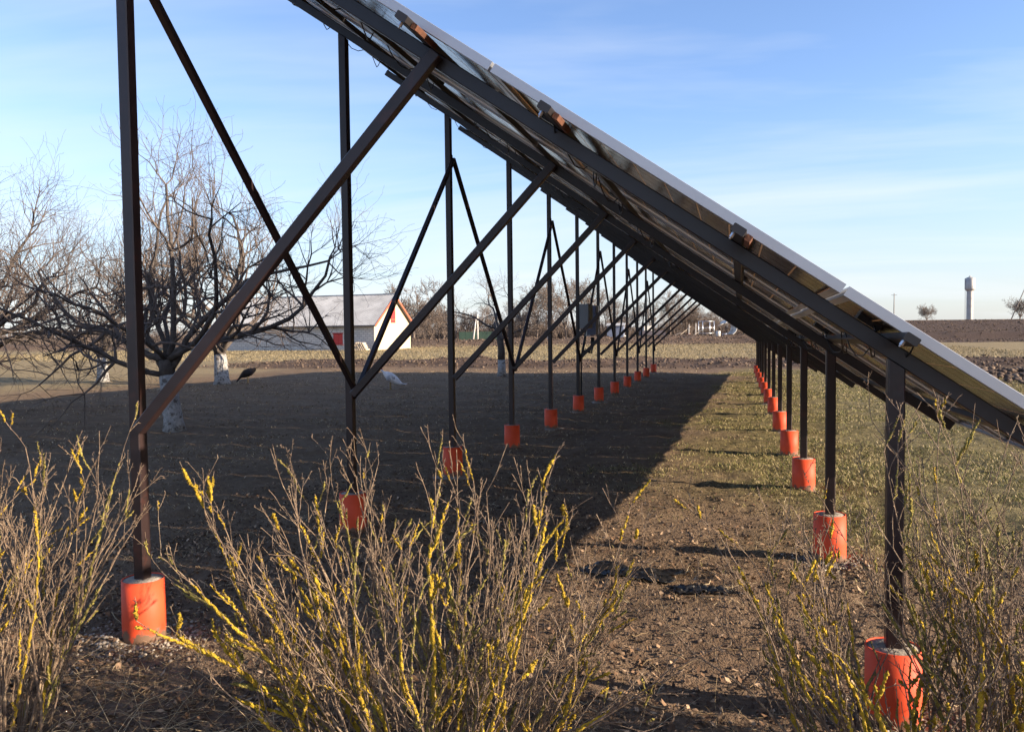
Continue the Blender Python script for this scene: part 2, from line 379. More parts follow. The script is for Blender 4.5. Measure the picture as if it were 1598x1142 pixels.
# ------------------------------------------------------------------ solar table: welded steel frame on pipe footings
XL, XR, Y0, SP, NF = -2.8407, 0.5683, 3.3555, 2.2718, 12
SLOPE = 0.696; TILT = math.atan(SLOPE); CT, ST = math.cos(TILT), math.sin(TILT)
DROP = 0.0115                                     # the table runs slightly downhill
def zdrop(y): return -DROP * (y - Y0)
def zlow(x, y): return 1.362 + SLOPE * (XR - x) + zdrop(y)        # underside of the rafters
def perp(x, y, off):                              # point lifted off the rafter underside, square to the slope
    return Vector((x + off * ST, y, zlow(x, y) + off * CT))
RAFT_H, RAFT_W, PUR_H, PUR_W, PAN_T = 0.060, 0.040, 0.030, 0.052, 0.039
frame = empty('steel_trestle', (0, 0, 0))
tag(frame, 'long tilted dark steel frame on orange pipe footings carrying the solar panels', 'steel frame')
PIPE_R, PIPE_H = 0.100, 0.304
pm = MB(); pm.lathe([(PIPE_R - 0.004, PIPE_H - 0.02), (PIPE_R - 0.004, PIPE_H), (PIPE_R, PIPE_H), (PIPE_R + 0.0015, 0.11), (PIPE_R, -0.10)], 36)
PIPE_ME = pm.mesh('footing_pipe', M['orange_pvc'])
cm = MB(); cm.lathe([(0.0005, PIPE_H + 0.004), (0.04, PIPE_H + 0.002), (PIPE_R - 0.0065, PIPE_H - 0.004), (PIPE_R - 0.0065, PIPE_H - 0.06)], 30)
CORE_ME = cm.mesh('concrete_fill', M['concrete'])
def collar_mesh(seed):
    r = random.Random(seed); n = 40; vs = []; fs = []
    ph = [r.uniform(0, 6.28) for _ in range(4)]
    for k, (rr, zz) in enumerate([(0.095, 0.016), (0.115, 0.018), (0.145, 0.012), (0.18, 0.002), (0.21, -0.03)]):
        for i in range(n):
            a = 2 * math.pi * i / n
            w = 1 + (0.16 * math.sin(2 * a + ph[0]) + 0.10 * math.sin(3 * a + ph[1]) + 0.06 * math.sin(7 * a + ph[2])) * (k / 4)
            vs.append((rr * w * math.cos(a), rr * w * math.sin(a), zz + r.uniform(-.006, .006) * (k > 0)))
    for k in range(4):
        for i in range(n):
            j = (i + 1) % n; fs.append((k * n + i, k * n + j, (k + 1) * n + j, (k + 1) * n + i))
    m = MB(); m.add(vs, fs, 0, True); return m.mesh('concrete_collar', M['concrete'])
COLLARS = [collar_mesh(s) for s in range(4)]

for k in range(NF):
    y = Y0 + k * SP
    for x in (XL, XR):
        g = float(gh(x, y))
        top = zlow(x, y) - 0.001
        b = MB(); b.beam((x, y, 0.20), (x, y, top), 0.060, 0.060, side=(0, 1, 0), ch=0.005)
        # mitre the head to the slope
        n8 = 8
        for i in range(n8, 16):
            vx, vy, vz = b.v[i]; b.v[i] = (vx, vy, zlow(vx, vy) - 0.0015)
        b.build('post', M['steel'], frame)
        p = link('footing_pipe', PIPE_ME, frame, (x, y, g - 0.005 + random.uniform(-.012, .012)), (random.uniform(-.012, .012), random.uniform(-.012, .012), random.uniform(0, 6)))
        link('concrete_fill', CORE_ME, p)
        link('concrete_collar', COLLARS[(k * 2 + (x > 0)) % 4], p, (0, 0, -.008), (0, 0, random.uniform(0, 6)))
    # rafter
    xa, xb = -3.52, 1.26
    b = MB(); b.beam(perp(xa, y, RAFT_H / 2), perp(xb, y, RAFT_H / 2), RAFT_W, RAFT_H, side=(0, 1, 0), ch=0.004)
    b.build('rafter', M['rafter_steel'], frame)
    # knee brace from the rear post up to the rafter, on the near side of both
    yb = y - 0.0545
    b = MB(); b.beam((XL + 0.052, yb, 1.05 + zdrop(y) * .3), (-1.235, yb, zlow(-1.235, y) + 0.062), 0.046, 0.056, side=(0, 1, 0), ch=0.004)
    b.build('brace', M['steel'], frame)
# zig-zag braces along the rear row
for k in range(NF - 1):
    y, y2 = Y0 + k * SP, Y0 + (k + 1) * SP
    hi, lo = 3.30, 1.08
    za, zb = (hi, lo) if k % 2 == 0 else (lo, hi)
    b = MB(); b.beam((XL + 0.0325 + 0.02, y, za + zdrop(y)), (XL + 0.0325 + 0.02, y2, zb + zdrop(y2)), 0.038, 0.038, side=(1, 0, 0), ch=0.003)
    b.build('row_brace', M['steel'], frame)
    for (ye, ze, dr) in ((y, za, 1), (y2, zb, -1)):
        zc = ze + zdrop(ye); g_p = MB(); g_p.box((XL + .0302, ye - .026 if dr > 0 else ye - .034, zc - .05), (XL + .0333, ye + .034 if dr > 0 else ye + .026, zc + .05)); g_p.build('gusset_plate', M['weld'], frame)
# purlins along the table
Y_PUR0, Y_PUR1 = 3.05, Y0 + (NF - 1) * SP + 0.30
PURLIN_X = [1.10, 0.525, -0.045, -0.755, -1.33, -2.08, -2.69, -3.41]
for x in PURLIN_X:
    off = RAFT_H + PUR_H / 2 + 0.001
    b = MB(); a, c = perp(x, Y_PUR0, off), perp(x, Y_PUR1, off)
    b.beam(a, c, PUR_W, PUR_H, side=(CT, 0, -ST), ch=0.003)
    p = b.build('purlin', M['purlin_steel'], frame)
    bt = MB(); q = perp(x, Y_PUR0 + 0.05, RAFT_H - 0.012) + Vector((CT, 0, -ST)) * -0.012
    nrm = Vector((ST, 0, CT))
    bt.tube([q - nrm * 0.004, q + nrm * 0.014], 0.008, 6, smooth=False); bt.tube([q - nrm * 0.012, q - nrm * 0.003], 0.004, 8)
    bt.build('bolt', M['zinc'], p)
    # rusty cleat holding the purlin to the first rafter, on its lower side
    cl = MB(); d0 = PUR_W / 2 + 0.004
    q0 = perp(x, Y_PUR0 + 0.05, RAFT_H + 0.0145) + Vector((CT, 0, -ST)) * (d0 + 0.012)
    q1 = perp(x, Y0 - 0.03, RAFT_H + 0.0145) + Vector((CT, 0, -ST)) * (d0 + 0.012)
    if x > 0.3: continue
    cl.beam(q0, q1, 0.024, 0.024, side=(CT, 0, -ST), ch=0.002)
    cl.build('rusty_cleat', M['rust'], p)

# ------------------------------------------------------------------ solar panels
P_L, P_W, GAP = 1.612, 0.996, 0.015
EDGE_X = [0.312, -1.022, -2.356]              # upper edges of the lower three rows, on plan
def panel_meshes(length):
    f = MB(); t = 0.012; L, W, T = length, P_W, PAN_T; ZL = 0.022
    # local axes: x down the slope, y along the row, z out of the panel face; origin on the underside at the upper corner
    f.beam((0, t / 2, T / 2), (L, t / 2, T / 2), t, T, side=(0, 1, 0), ch=0.001)
    f.beam((0, W - t / 2, T / 2), (L, W - t / 2, T / 2), t, T, side=(0, 1, 0), ch=0.001)
    f.beam((t / 2, t + .0005, T / 2), (t / 2, W - t - .0005, T / 2), t, T, side=(1, 0, 0), ch=0.001)
    f.beam((L - t / 2, t + .0005, T / 2), (L - t / 2, W - t - .0005, T / 2), t, T, side=(1, 0, 0), ch=0.001)
    # turned-in lower lip of the frame
    for (lo, hi) in (((t, t, 0.0005), (L - t, t + 0.022, 0.0025)), ((t, W - t - 0.022, 0.0005), (L - t, W - t, 0.0025)),
                     ((t, t + .0225, 0.0005), (t + 0.022, W - t - .0225, 0.0025)), ((L - t - 0.022, t + .0225, 0.0005), (L - t, W - t - .0225, 0.0025))):
        f.box(lo, hi)
    lam = MB(); lam.box((t + .001, t + .001, ZL), (L - t - .001, W - t - .001, ZL + .005))
    nxc = round((L - 0.06) / 0.159); cx = (L - 0.05) / nxc; cyw = (W - 0.05) / 6
    one = MB(); one.box((0.004, 0.004, ZL - .0008), (cx - 0.004, cyw - 0.004, ZL + .0058))
    grid = MB()
    pos = []
    for i in range(nxc):
        for j in range(6):
            x0, y0 = 0.025 + i * cx, 0.025 + j * cyw; pos.append((x0, y0, 0))
            grid.box((x0 + .004, y0 + .004, ZL - .0008), (x0 + cx - .004, y0 + cyw - .004, ZL + .0058))
    jb = MB(); jb.box((0.13, W / 2 - 0.06, ZL - 0.024), (0.23, W / 2 + 0.06, ZL - 0.001))
    cb = MB()
    for s in (-1, 1):
        y0 = W / 2 + s * 0.055
        cb.tube([(0.20, y0, ZL - 0.012), (0.23, y0 + s * .04, ZL - 0.04), (0.27, y0 + s * .10, ZL - 0.08), (0.31, y0 + s * .18, ZL - 0.105), (0.33, y0 + s * .27, ZL - 0.09), (0.32, y0 + s * .35, ZL - 0.055), (0.30, y0 + s * .42, ZL - 0.02)], 0.0036, 6)
    return (f.mesh('panel_frame', M['alu']), lam.mesh('laminate', M['laminate']), one.mesh('cell', M['cell']), pos,
            grid.mesh('cell_grid', M['cell']), jb.mesh('junction_box', M['jbox']), cb.mesh('cable', M['cable']))
ORD = ['nearest', 'second', 'third', 'fourth', 'fifth', 'sixth', 'seventh', 'eighth', 'ninth', 'tenth', 'eleventh', 'twelfth', 'thirteenth', 'fourteenth',
       'fifteenth', 'sixteenth', 'seventeenth', 'eighteenth', 'nineteenth', 'twentieth', 'twenty-first', 'twenty-second', 'twenty-third', 'twenty-fourth', 'twenty-fifth']
ROWN = ['lowest', 'second lowest', 'second highest', 'top']
ROWS = [(EDGE_X[0], 1.340), (EDGE_X[1], P_L), (EDGE_X[2], P_L), (EDGE_X[2] - (P_L + GAP) * CT, P_L)]
PM = {L: panel_meshes(L) for L in (1.340, P_L)}
Y_PAN = 3.20; OFF_PAN = RAFT_H + PUR_H + 0.003
NCOL = 25
for ri, (ex, L) in enumerate(ROWS):
    fm, lm, om, cpos, gm, jm, cbm = PM[L]
    for c in range(NCOL):
        y = Y_PAN + c * (P_W + GAP)
        o = perp(ex, y, OFF_PAN)
        root = empty('photovoltaic_module')
        # x down the slope, y along the row, z out of the face, with the slight downhill run
        ax = Vector((CT, 0, -ST)); ay = Vector((0, 1, -DROP)).normalized(); az = ax.cross(ay).normalized(); ay = az.cross(ax)
        root.matrix_world = Matrix(((ax.x, ay.x, az.x, o.x), (ax.y, ay.y, az.y, o.y), (ax.z, ay.z, az.z, o.z), (0, 0, 0, 1)))
        tag(root, ('grey framed solar panel in the %s row, %s to the camera' if c == 0 else 'grey framed solar panel in the %s row, %s from the near end') % (ROWN[ri], ORD[c]),
            'solar panel', 'solar panels on the tilted frame')
        link('panel_frame', fm, root); la = link('laminate', lm, root)
        if c == 0 and ri in (0, 1, 2):
            for pp in cpos: link('cell', om, la, pp)
        else: link('cell_grid', gm, root)
        if c < 8:
            link('junction_box', jm, root); link('cable', cbm, root)

# ------------------------------------------------------------------ bare trees
def rot_about(d, ang, az):
    """tilt direction d by ang towards a sideways direction picked by az"""
    a = Vector((0, 0, 1)) if abs(d.z) < 0.9 else Vector((1, 0, 0))
    s = d.cross(a).normalized(); u = d.cross(s)
    return (d * math.cos(ang) + (s * math.cos(az) + u * math.sin(az)) * math.sin(ang)).normalized()

def wander(r, p, d, L, r0, r1, n, wob, trop):
    pts = [tuple(p)]; rad = [r0]; dirs = [d.copy()]
    p = p.copy(); d = d.copy()
    for i in range(n):
        d = (d + Vector((r.gauss(0, wob), r.gauss(0, wob), r.gauss(0, wob) + trop))).normalized()
        p = p + d * (L / n); pts.append(tuple(p)); rad.append(r0 + (r1 - r0) * ((i + 1) / n)); dirs.append(d.copy())
    return pts, rad, dirs

def tree_curves(seed, trunk_h, trunk_r, limbs, counts, lens, trop, lean=(0, 0), sprouts=0, droop=0.0):
    r = random.Random(seed)
    d = Vector((lean[0], lean[1], 1)).normalized()
    tp, tr, td = wander(r, Vector((0, 0, -0.08)), d, trunk_h + 0.08, trunk_r * 1.15, trunk_r * 0.85, 5, 0.05, 0)
    tr[0] = trunk_r * 1.45
    out = {0: [], 1: [], 2: [], 3: [], 4: []}
    def kids(pts, rad, dirs, L, level):
        if level > 4 or level - 1 >= len(counts): return
        m = len(pts) - 1; cnt = counts[level - 1]
        for c in range(cnt):
            t = r.uniform(0.18, 1.0) if c else 1.0
            i = min(m, max(1, int(round(t * m))))
            dd = rot_about(dirs[i], r.uniform(0.45, 1.15) * (0.45 if c == 0 else 1), r.uniform(0, 6.283))
            l = lens[level - 1] * r.uniform(0.55, 1.25) * (1.1 - 0.45 * t)
            rr = min(rad[i] * 0.72, {1: 0.055, 2: 0.026, 3: 0.012, 4: 0.006}[level] * r.uniform(.7, 1.2))
            tz = trop[level] + r.gauss(0, 0.06)
            if sprouts and level == 2 and r.random() < sprouts: dd = (dd + Vector((0, 0, 1.6))).normalized(); tz = 0.14; l *= 1.5
            if droop and r.random() < droop: tz = -0.14
            n = max(3, int(l / {1: 0.22, 2: 0.16, 3: 0.12, 4: 0.10}[level])); n = min(n, 9)
            P, R, D = wander(r, Vector(pts[i]), dd, l, rr, max(0.0022, rr * 0.35), n, 0.21, tz)
            out[level].append((P, R)); kids(P, R, D, l, level + 1)
    for (az, tilt, L, rr) in limbs:
        dd = Vector((math.cos(az) * math.sin(tilt), math.sin(az) * math.sin(tilt), math.cos(tilt)))
        i = r.choice([4, 5, 5])
        rr *= .85
        P, R, D = wander(r, Vector(tp[i]), dd, L, rr, rr * 0.35, 10, 0.19, trop[0])
        out[0].append((P, R)); kids(P, R, D, L, 1)
    return (tp, tr), out

def limbs_for(r, n, tilt, L, rr):
    a0 = r.uniform(0, 6.28)
    return [(a0 + 6.283 * i / n + r.uniform(-.3, .3), r.uniform(*tilt), r.uniform(*L), r.uniform(*rr)) for i in range(n)]

def build_tree(name, label, loc, curves, cat='tree', group=None, white=0.0, bark='bark', twig='twig', limb_parts=True, scale=1.0):
    (tp, tr), out = curves
    root = empty(name, loc); root.scale = (scale,) * 3
    tag(root, label, cat, group)
    if white:                                      # painted lower trunk, bare bark above
        k = max(1, min(4, int(white * 5)))
        m = MB(); m.tube(tp[:k + 1], tr[:k + 1], 14); m.build('whitewashed_trunk', M['whitewash'], root)
        m = MB(); m.tube(tp[k:], tr[k:], 14); m.build('trunk', M[bark], root)
    else:
        m = MB(); m.tube(tp, tr, 10); m.build('trunk', M[bark], root)
    if limb_parts:
        for P, R in out[0]:
            m = MB(); m.tube(P, R, 8); m.build('limb', M[bark], root)
        lv = (1, 2, 3, 4)
    else: lv = (0, 1, 2, 3, 4)
    VS = []; FS = []; b = 0
    for l in lv:
        if not out[l]: continue
        V, F = tube_np([np.array(p) for p, _ in out[l]], [np.array(q) for _, q in out[l]], {0: 6, 1: 6, 2: 4, 3: 3, 4: 3}[l])
        VS.append(V); FS.append(F + b); b += len(V)
    me = np_mesh('crown', np.concatenate(VS), np.concatenate(FS), M[twig], True)
    link('crown', me, root)
    return root

R_ = random.Random
r = R_(3)
# the apple tree with the pale trunk nearest the frame
A_limbs = [(math.radians(a), math.radians(t), L, q) for a, t, L, q in
           ((200, 74, 3.0, .07), (170, 58, 2.8, .06), (235, 66, 2.6, .055), (20, 56, 3.5, .07), (-10, 62, 3.3, .06), (40, 44, 3.3, .06), (110, 50, 2.4, .05), (290, 58, 2.4, .05), (15, 26, 2.9, .06), (190, 26, 2.8, .05))]
build_tree('apple_tree', 'bare spreading apple tree with pale whitewashed trunk, closest to the steel frame', (-8.60, 10.97, 0.0),
           tree_curves(11, 1.12, 0.135, A_limbs, (7, 6, 5, 1), (1.30, 0.75, 0.42, 0.22), (0.035, 0.05, 0.05, 0.05, 0.04), lean=(-.05, .02), sprouts=0.35),
           group='bare apple trees', white=0.9)
build_tree('apple_tree', 'tall bare apple tree with forked whitewashed trunk beside the dark hen', (-15.13, 21.53, 0.0),
           tree_curves(12, 1.15, 0.20, limbs_for(R_(5), 8, (.30, .85), (3.0, 4.6), (.08, .12)), (6, 6, 4), (2.3, 1.35, 0.75, 0.4), (0.03, 0.06, 0.07, 0.07, 0.05), sprouts=0.6),
           group='bare apple trees', white=0.8)
build_tree('apple_tree', 'bare apple tree with short pale trunk behind the left post', (-20.27, 22.36, 0.0),
           tree_curves(13, 1.0, 0.17, limbs_for(R_(6), 7, (.35, .95), (2.8, 4.2), (.07, .11)), (6, 5, 4), (2.1, 1.3, 0.75, 0.4), (0.03, 0.06, 0.07, 0.06, 0.05), sprouts=0.55),
           group='bare apple trees', white=0.8)
L_limbs = [(math.radians(a), math.radians(t), L, q) for a, t, L, q in
           ((5, 86, 4.2, .085), (-20, 78, 4.0, .08), (25, 70, 4.0, .085), (0, 52, 3.6, .08), (-35, 50, 3.4, .07), (45, 48, 3.2, .07), (90, 45, 3.0, .06), (180, 50, 2.5, .06), (10, 25, 3.2, .07))]
build_tree('apple_tree', 'old bare apple tree reaching long low branches in from the left edge', (-15.6, 12.6, 0.0),
           tree_curves(14, 1.05, 0.19, L_limbs, (8, 7, 5, 1), (1.5, 0.9, 0.5, 0.25), (0.010, 0.03, 0.04, 0.04, 0.03), sprouts=0.3, droop=0.12),
           group='bare apple trees')
build_tree('apple_tree', 'small sparse apple tree with pale trunk seen between the rear posts', (-7.63, 26.13, 0.0),
           tree_curves(15, 1.55, 0.12, [(math.radians(a), math.radians(t), L, q) for a, t, L, q in ((165, 35, 2.4, .06), (150, 22, 2.2, .05), (10, 40, 1.6, .05), (200, 62, 1.8, .05), (-30, 60, 1.3, .04))],
                       (4, 5, 4, 2), (0.9, 0.55, 0.35, 0.2), (0.02, 0.04, 0.04, 0.04, 0.04)),
           group='bare apple trees', white=0.5)

# far trees along the field edge: five shapes shared, every tree its own object
FAR = []
for s, (th, n, tilt, L) in enumerate(((2.2, 9, (.15, .55), (4.0, 6.5)), (1.6, 10, (.2, .8), (3.0, 5.0)), (3.2, 9, (.12, .45), (4.5, 7.0)), (1.0, 11, (.25, .9), (2.4, 4.2)), (2.6, 10, (.1, .4), (3.5, 5.5)))):
    (tp, tr), out = tree_curves(40 + s, th, 0.13 + 0.02 * (s % 3), limbs_for(R_(50 + s), n, tilt, L, (.05, .09)), (6, 6, 3), (1.9, 1.1, 0.7), (0.05, 0.06, 0.06, 0.05, 0.05))
    m = MB(); m.tube(tp, tr, 8)
    VS = []; FS = []; b = 0
    for l in (0, 1, 2, 3):
        rr = [np.maximum(np.array(q), 0.020) for _, q in out[l]]
        V, F = tube_np([np.array(p) for p, _ in out[l]], rr, 3); VS.append(V); FS.append(F + b); b += len(V)
    FAR.append((m.mesh('trunk', M['birch'] if s == 2 else M['far_twig']), np_mesh('crown', np.concatenate(VS), np.concatenate(FS), M['far_twig'])))
def far_tree(px, Z, kind, sc, label, rz):
    p = cam2w((px - 799) / 1275.7 * Z, Z); p.z = float(gh(p.x, p.y)) - 0.1
    o = empty('bare_tree', p, rz); o.scale = (sc, sc, sc)
    tag(o, label, 'tree', 'bare trees along the far edge of the field')
    link('trunk', FAR[kind][0], o); link('crown', FAR[kind][1], o)
far_tree(646, 104, 1, 1.18, 'bare spreading tree right behind the red edged gable of the barn', 0.4)
far_tree(672, 112, 3, 1.05, 'low bushy bare tree growing right of the barn gable', 1.7)
far_tree(694, 128, 3, 0.95, 'low bare tree seen just left of the third rear post', 2.9)
far_tree(738, 133, 3, 0.9, 'low bare tree behind the green mesh fence', 0.2)
far_tree(765, 140, 1, 0.9, 'rounded bare tree behind the green fence, beside the fourth rear post', 5.0)
far_tree(815, 142, 1, 1.0, 'rounded bare tree seen right of the fourth rear post', 3.3)
far_tree(838, 150, 4, 1.2, 'slim upright bare tree left of the pale birch', 4.1)
far_tree(856, 126, 2, 0.98, 'tall birch with pale trunk right of the fifth rear post', 0.9)
far_tree(884, 138, 0, 1.08, 'tall bare tree just left of the grey inverter', 2.2)
far_tree(917, 146, 4, 1.25, 'tall slim bare tree rising behind the grey inverter', 1.1)
far_tree(948, 134, 0, 0.92, 'bare tree behind the blue grey shed', 5.5)
far_tree(983, 152, 1, 1.0, 'bare tree left of the dark trailer', 3.9)
far_tree(1016, 140, 0, 0.78, 'bare tree standing behind the dark trailer', 0.1)
far_tree(1046, 150, 4, 1.0, 'slim bare tree right of the dark trailer', 2.6)
far_tree(1078, 128, 3, 1.0, 'low wide bare tree behind the heap of scrap', 4.6)
far_tree(1112, 140, 1, 0.7, 'small bare tree low under the panels, behind the scrap', 1.3)
far_tree(1446, 260, 3, 1.0, 'small round bare tree on the skyline left of the water tower', 0.3)
far_tree(1592, 240, 3, 1.25, 'bare tree on the skyline at the right edge', 2.3)

# brush along the field edge: one mass nobody could count
def brush(name, label, px0, px1, Z0, Z1, n, h0, h1, seed):
    q = R_(seed); polys = []; rads = []
    for i in range(n):
        Z = q.uniform(Z0, Z1); p = cam2w((q.uniform(px0, px1) - 799) / 1275.7 * Z, Z); p.z = float(gh(p.x, p.y)) - .1
        hh = q.uniform(h0, h1) * (0.75 + 0.35 * math.sin(p.x * 0.31 + seed) * math.sin(p.x * 0.113))
        for s in range(3):
            d = Vector((q.gauss(0, .28), q.gauss(0, .28), 1)).normalized()
            P, R, _ = wander(q, p, d, hh * q.uniform(.6, 1), 0.055, 0.022, 4, 0.16, 0.03)
            polys.append(np.array(P)); rads.append(np.array(R))
            for e in range(3):
                k = q.choice((1, 2, 3)); P2, R2, _ = wander(q, Vector(P[k]), Vector((q.gauss(0, .6), q.gauss(0, .6), 1)).normalized(), hh * q.uniform(.15, .4), 0.032, 0.018, 2, .15, .02)
                polys.append(np.array(P2)); rads.append(np.array(R2))
    V, F = tube_np(polys, rads, 3)
    o = link(name, np_mesh(name, V, F, M['far_twig'])); tag(o, label, 'brush', kind='stuff')
brush('brush', 'bare brown brush along the far edge of the field', 630, 1190, 150, 175, 1500, 3.0, 6.5, 1)
brush('brush', 'bare brown brush beyond the field behind the apple trees', -120, 380, 150, 190, 1000, 2.5, 5.0, 2)

# ------------------------------------------------------------------ lichen-covered shrubs in front
def shrub(label, base, n, height, reach, lichen, seed, lean=(0, 0), side=None):
    q = R_(seed)
    root = empty('shrub', (base[0], base[1], float(gh(*base)))); tag(root, label, 'shrub', 'bare shrubs with yellow lichen')
    for c in range(n):
        az = q.uniform(0, 6.283); out_ = math.sqrt(q.random()) * reach
        p = Vector((math.cos(az) * out_ * 0.30, math.sin(az) * out_ * 0.22, -0.03))
        d = Vector((math.cos(az) * out_ * 0.85 + lean[0], math.sin(az) * out_ * 0.5 + lean[1], 1)).normalized()
        L = height * q.uniform(0.62, 1.08) * (1.0 - 0.08 * out_)
        r0 = 0.0030 + 0.0055 * q.random() ** 2; n_seg = 16
        P, R, D = wander(q, p, d, L, r0, 0.0014, n_seg, 0.085, 0.016)
        polys = [np.array(P)]; rads = [np.array(R)]; polys2 = []; rads2 = []
        def nubs(P, R, D, step):
            for i in range(2, len(P)):
                for s in range(step):
                    if q.random() < 0.75:
                        dd = rot_about(D[i], q.uniform(.5, 1.0), q.uniform(0, 6.28)); a = Vector(P[i - 1]).lerp(Vector(P[i]), q.random()); l = q.uniform(.006, .016)
                        rr = max(R[i] * .75, 0.0012)
                        polys2.append(np.array([tuple(a), tuple(a + dd * l * .6), tuple(a + dd * l)])); rads2.append(np.array([rr, rr * 1.15, rr * .3]))
        nubs(P, R, D, 2)
        for i in range(3, n_seg + 1):
            t = i / n_seg
            if q.random() < 0.78 * (0.55 + t * .6):
                dd = rot_about(D[i], q.uniform(.3, .75), q.uniform(0, 6.283)); dd = (dd + Vector((0, 0, .35))).normalized()
                l = q.uniform(.05, .32) * (1.15 - 0.6 * t) * height
                P2, R2, D2 = wander(q, Vector(P[i]), dd, l, R[i] * .75, 0.0012, 6, 0.09, 0.035)
                polys2.append(np.array(P2)); rads2.append(np.array(R2)); nubs(P2, R2, D2, 1)
                if l > .12:
                    for e in range(q.choice((1, 2, 3))):
                        k = q.choice((2, 3, 4, 5)); dd2 = rot_about(D2[k], q.uniform(.35, .8), q.uniform(0, 6.283))
                        P3, R3, D3 = wander(q, Vector(P2[k]), (dd2 + Vector((0, 0, .25))).normalized(), q.uniform(.03, .11), R2[k] * .8, 0.001, 4, .09, .03)
                        polys2.append(np.array(P3)); rads2.append(np.array(R3)); nubs(P3, R3, D3, 1)
        V1, F1 = tube_np(polys, rads, 6); V2, F2 = tube_np(polys2, rads2, 4)
        cane = link('cane', np_mesh('cane', np.concatenate([V1, V2]), np.concatenate([F1, F2 + len(V1)]), M['cane']), root)
        # crusts of lichen wrapped round stretches of the cane and its twigs
        amount = q.random()
        if amount < lichen:
            heavy = q.random() < 0.42
            lp = []; lr = []
            src = [(polys[0], rads[0], 1 if heavy else 2)] + [(a, b, 1) for a, b in zip(polys2, rads2) if len(a) >= 5 and q.random() < (.5 if heavy else .3)]
            for (PP, RR, times) in src:
                for k in range(times):
                    m = len(PP); i0 = q.randrange(0, max(1, m - 3)); i1 = min(m - 1, i0 + q.randrange(2, 6))
                    if m > 10:
                        i0 = q.randrange(0, 5 if heavy else 11); i1 = min(m - 2, i0 + (q.randrange(8, 13) if heavy else q.randrange(3, 8)))
                    seg = PP[i0:i1 + 1]; ra = RR[i0:i1 + 1]
                    t = np.linspace(0, len(seg) - 1, (len(seg) - 1) * 6 + 1); ti = np.minimum(t.astype(int), len(seg) - 2); tf = (t - ti)[:, None]
                    fine = seg[ti] * (1 - tf) + seg[ti + 1] * tf; rf = ra[ti] * (1 - tf[:, 0]) + ra[ti + 1] * tf[:, 0]
                    th = q.uniform(0.0022, 0.0045) * (1.5 if heavy else .7)
                    prof = np.sin(np.linspace(0.05, 3.09, len(fine))) ** .5
                    lf = np.interp(np.arange(len(fine)), np.arange(0, len(fine) + 7, 7), rng.uniform(0, 1, len(np.arange(0, len(fine) + 7, 7)))); bl = rng.uniform(0.35, 1.1, len(fine)) * np.clip(.25 + lf * 1.1, 0, 1.3)
                    off = rng.normal(0, 0.0016, fine.shape)
                    lp.append(fine + off); lr.append(rf + th * prof * bl + 0.0003)
            V, F = tube_np(lp, lr, 7)
            V = V + rng.normal(0, 0.0011, V.shape)
            link('lichen', np_mesh('lichen', V, F, M['lichen'] if (q.random() < (.85 if heavy else .3)) else M['green_lichen'], True), cane)['kind'] = 'stuff'
    return root
shrub('wide bare shrub with bright yellow lichen in the middle foreground', (-1.06, 2.62), 88, 1.10, 1.12, 0.62, 101)
shrub('bare twiggy shrub with yellow lichen in front of the left footing', (-2.74, 2.36), 66, 1.20, 0.80, 0.36, 102, lean=(-.12, 0))
shrub('bare twiggy shrub growing in front of the closest right footing', (0.60, 2.84), 54, 1.04, 1.0, 0.40, 103, lean=(-.04, 0))
shrub('tall sparse shrub at the lower right corner with little lichen', (0.98, 2.92), 50, 1.28, 0.66, 0.25, 104, lean=(.02, 0))

# ------------------------------------------------------------------ long barn
def barn_mats():
    w = mat('white_brick', (0.52, 0.50, 0.47), 0.9, var=0.10, vscale=1.2)
    nt = w.node_tree; b = nt.nodes['Principled BSDF']
    t = nt.nodes.new('ShaderNodeTexCoord'); mp_ = nt.nodes.new('ShaderNodeMapping'); mp_.inputs['Rotation'].default_value = (math.pi / 2, 0, 0)
    nt.links.new(t.outputs['Object'], mp_.inputs[0])
    br = nt.nodes.new('ShaderNodeTexBrick'); br.inputs['Scale'].default_value = 1.0; br.inputs['Brick Width'].default_value = 0.40; br.inputs['Row Height'].default_value = 0.20
    br.inputs['Mortar Size'].default_value = 0.018; br.inputs['Color1'].default_value = (0.56, 0.54, 0.51, 1); br.inputs['Color2'].default_value = (0.46, 0.44, 0.42, 1); br.inputs['Mortar'].default_value = (0.27, 0.26, 0.26, 1)
    nt.links.new(mp_.outputs[0], br.inputs['Vector']); nt.links.new(br.outputs['Color'], b.inputs['Base Color'])
    return w
M['brick'] = barn_mats()
M['gable'] = mat('cream_plaster', (0.54, 0.44, 0.31), 0.9, var=0.06, vscale=2.5)
M['slate'] = mat('grey_sheet_roof', (0.36, 0.36, 0.365), 0.9, var=0.25, vscale=0.7)
M['red'] = mat('red_paint', (0.42, 0.03, 0.028), 0.6, var=0.12, vscale=3)
M['rededge'] = mat('faded_red_board', (0.40, 0.105, 0.055), 0.7, var=0.15, vscale=3)
M['woodpale'] = mat('pale_timber', (0.55, 0.44, 0.32), 0.8, var=0.3, vscale=4)
PHI = math.radians(19)
c0 = cam2w(-12.1, 72.0)
barn = empty('barn', (c0.x, c0.y, 0.0), YAW)         # local x to the right of the view, y away from it
tag(barn, 'long low barn with grey roof, pale brick wall and red edged cream gable', 'barn')
BL, BW, EV, RG = 17.0, 7.2, 2.32, 5.0
# local frame inside the barn: u runs from the visible corner to the left along the wall, v along the gable
def bp(u, v, z): 
    return (-u * math.cos(PHI) + v * math.sin(PHI), u * math.sin(PHI) + v * math.cos(PHI), z)
brz = math.atan2(math.sin(PHI), math.cos(PHI))
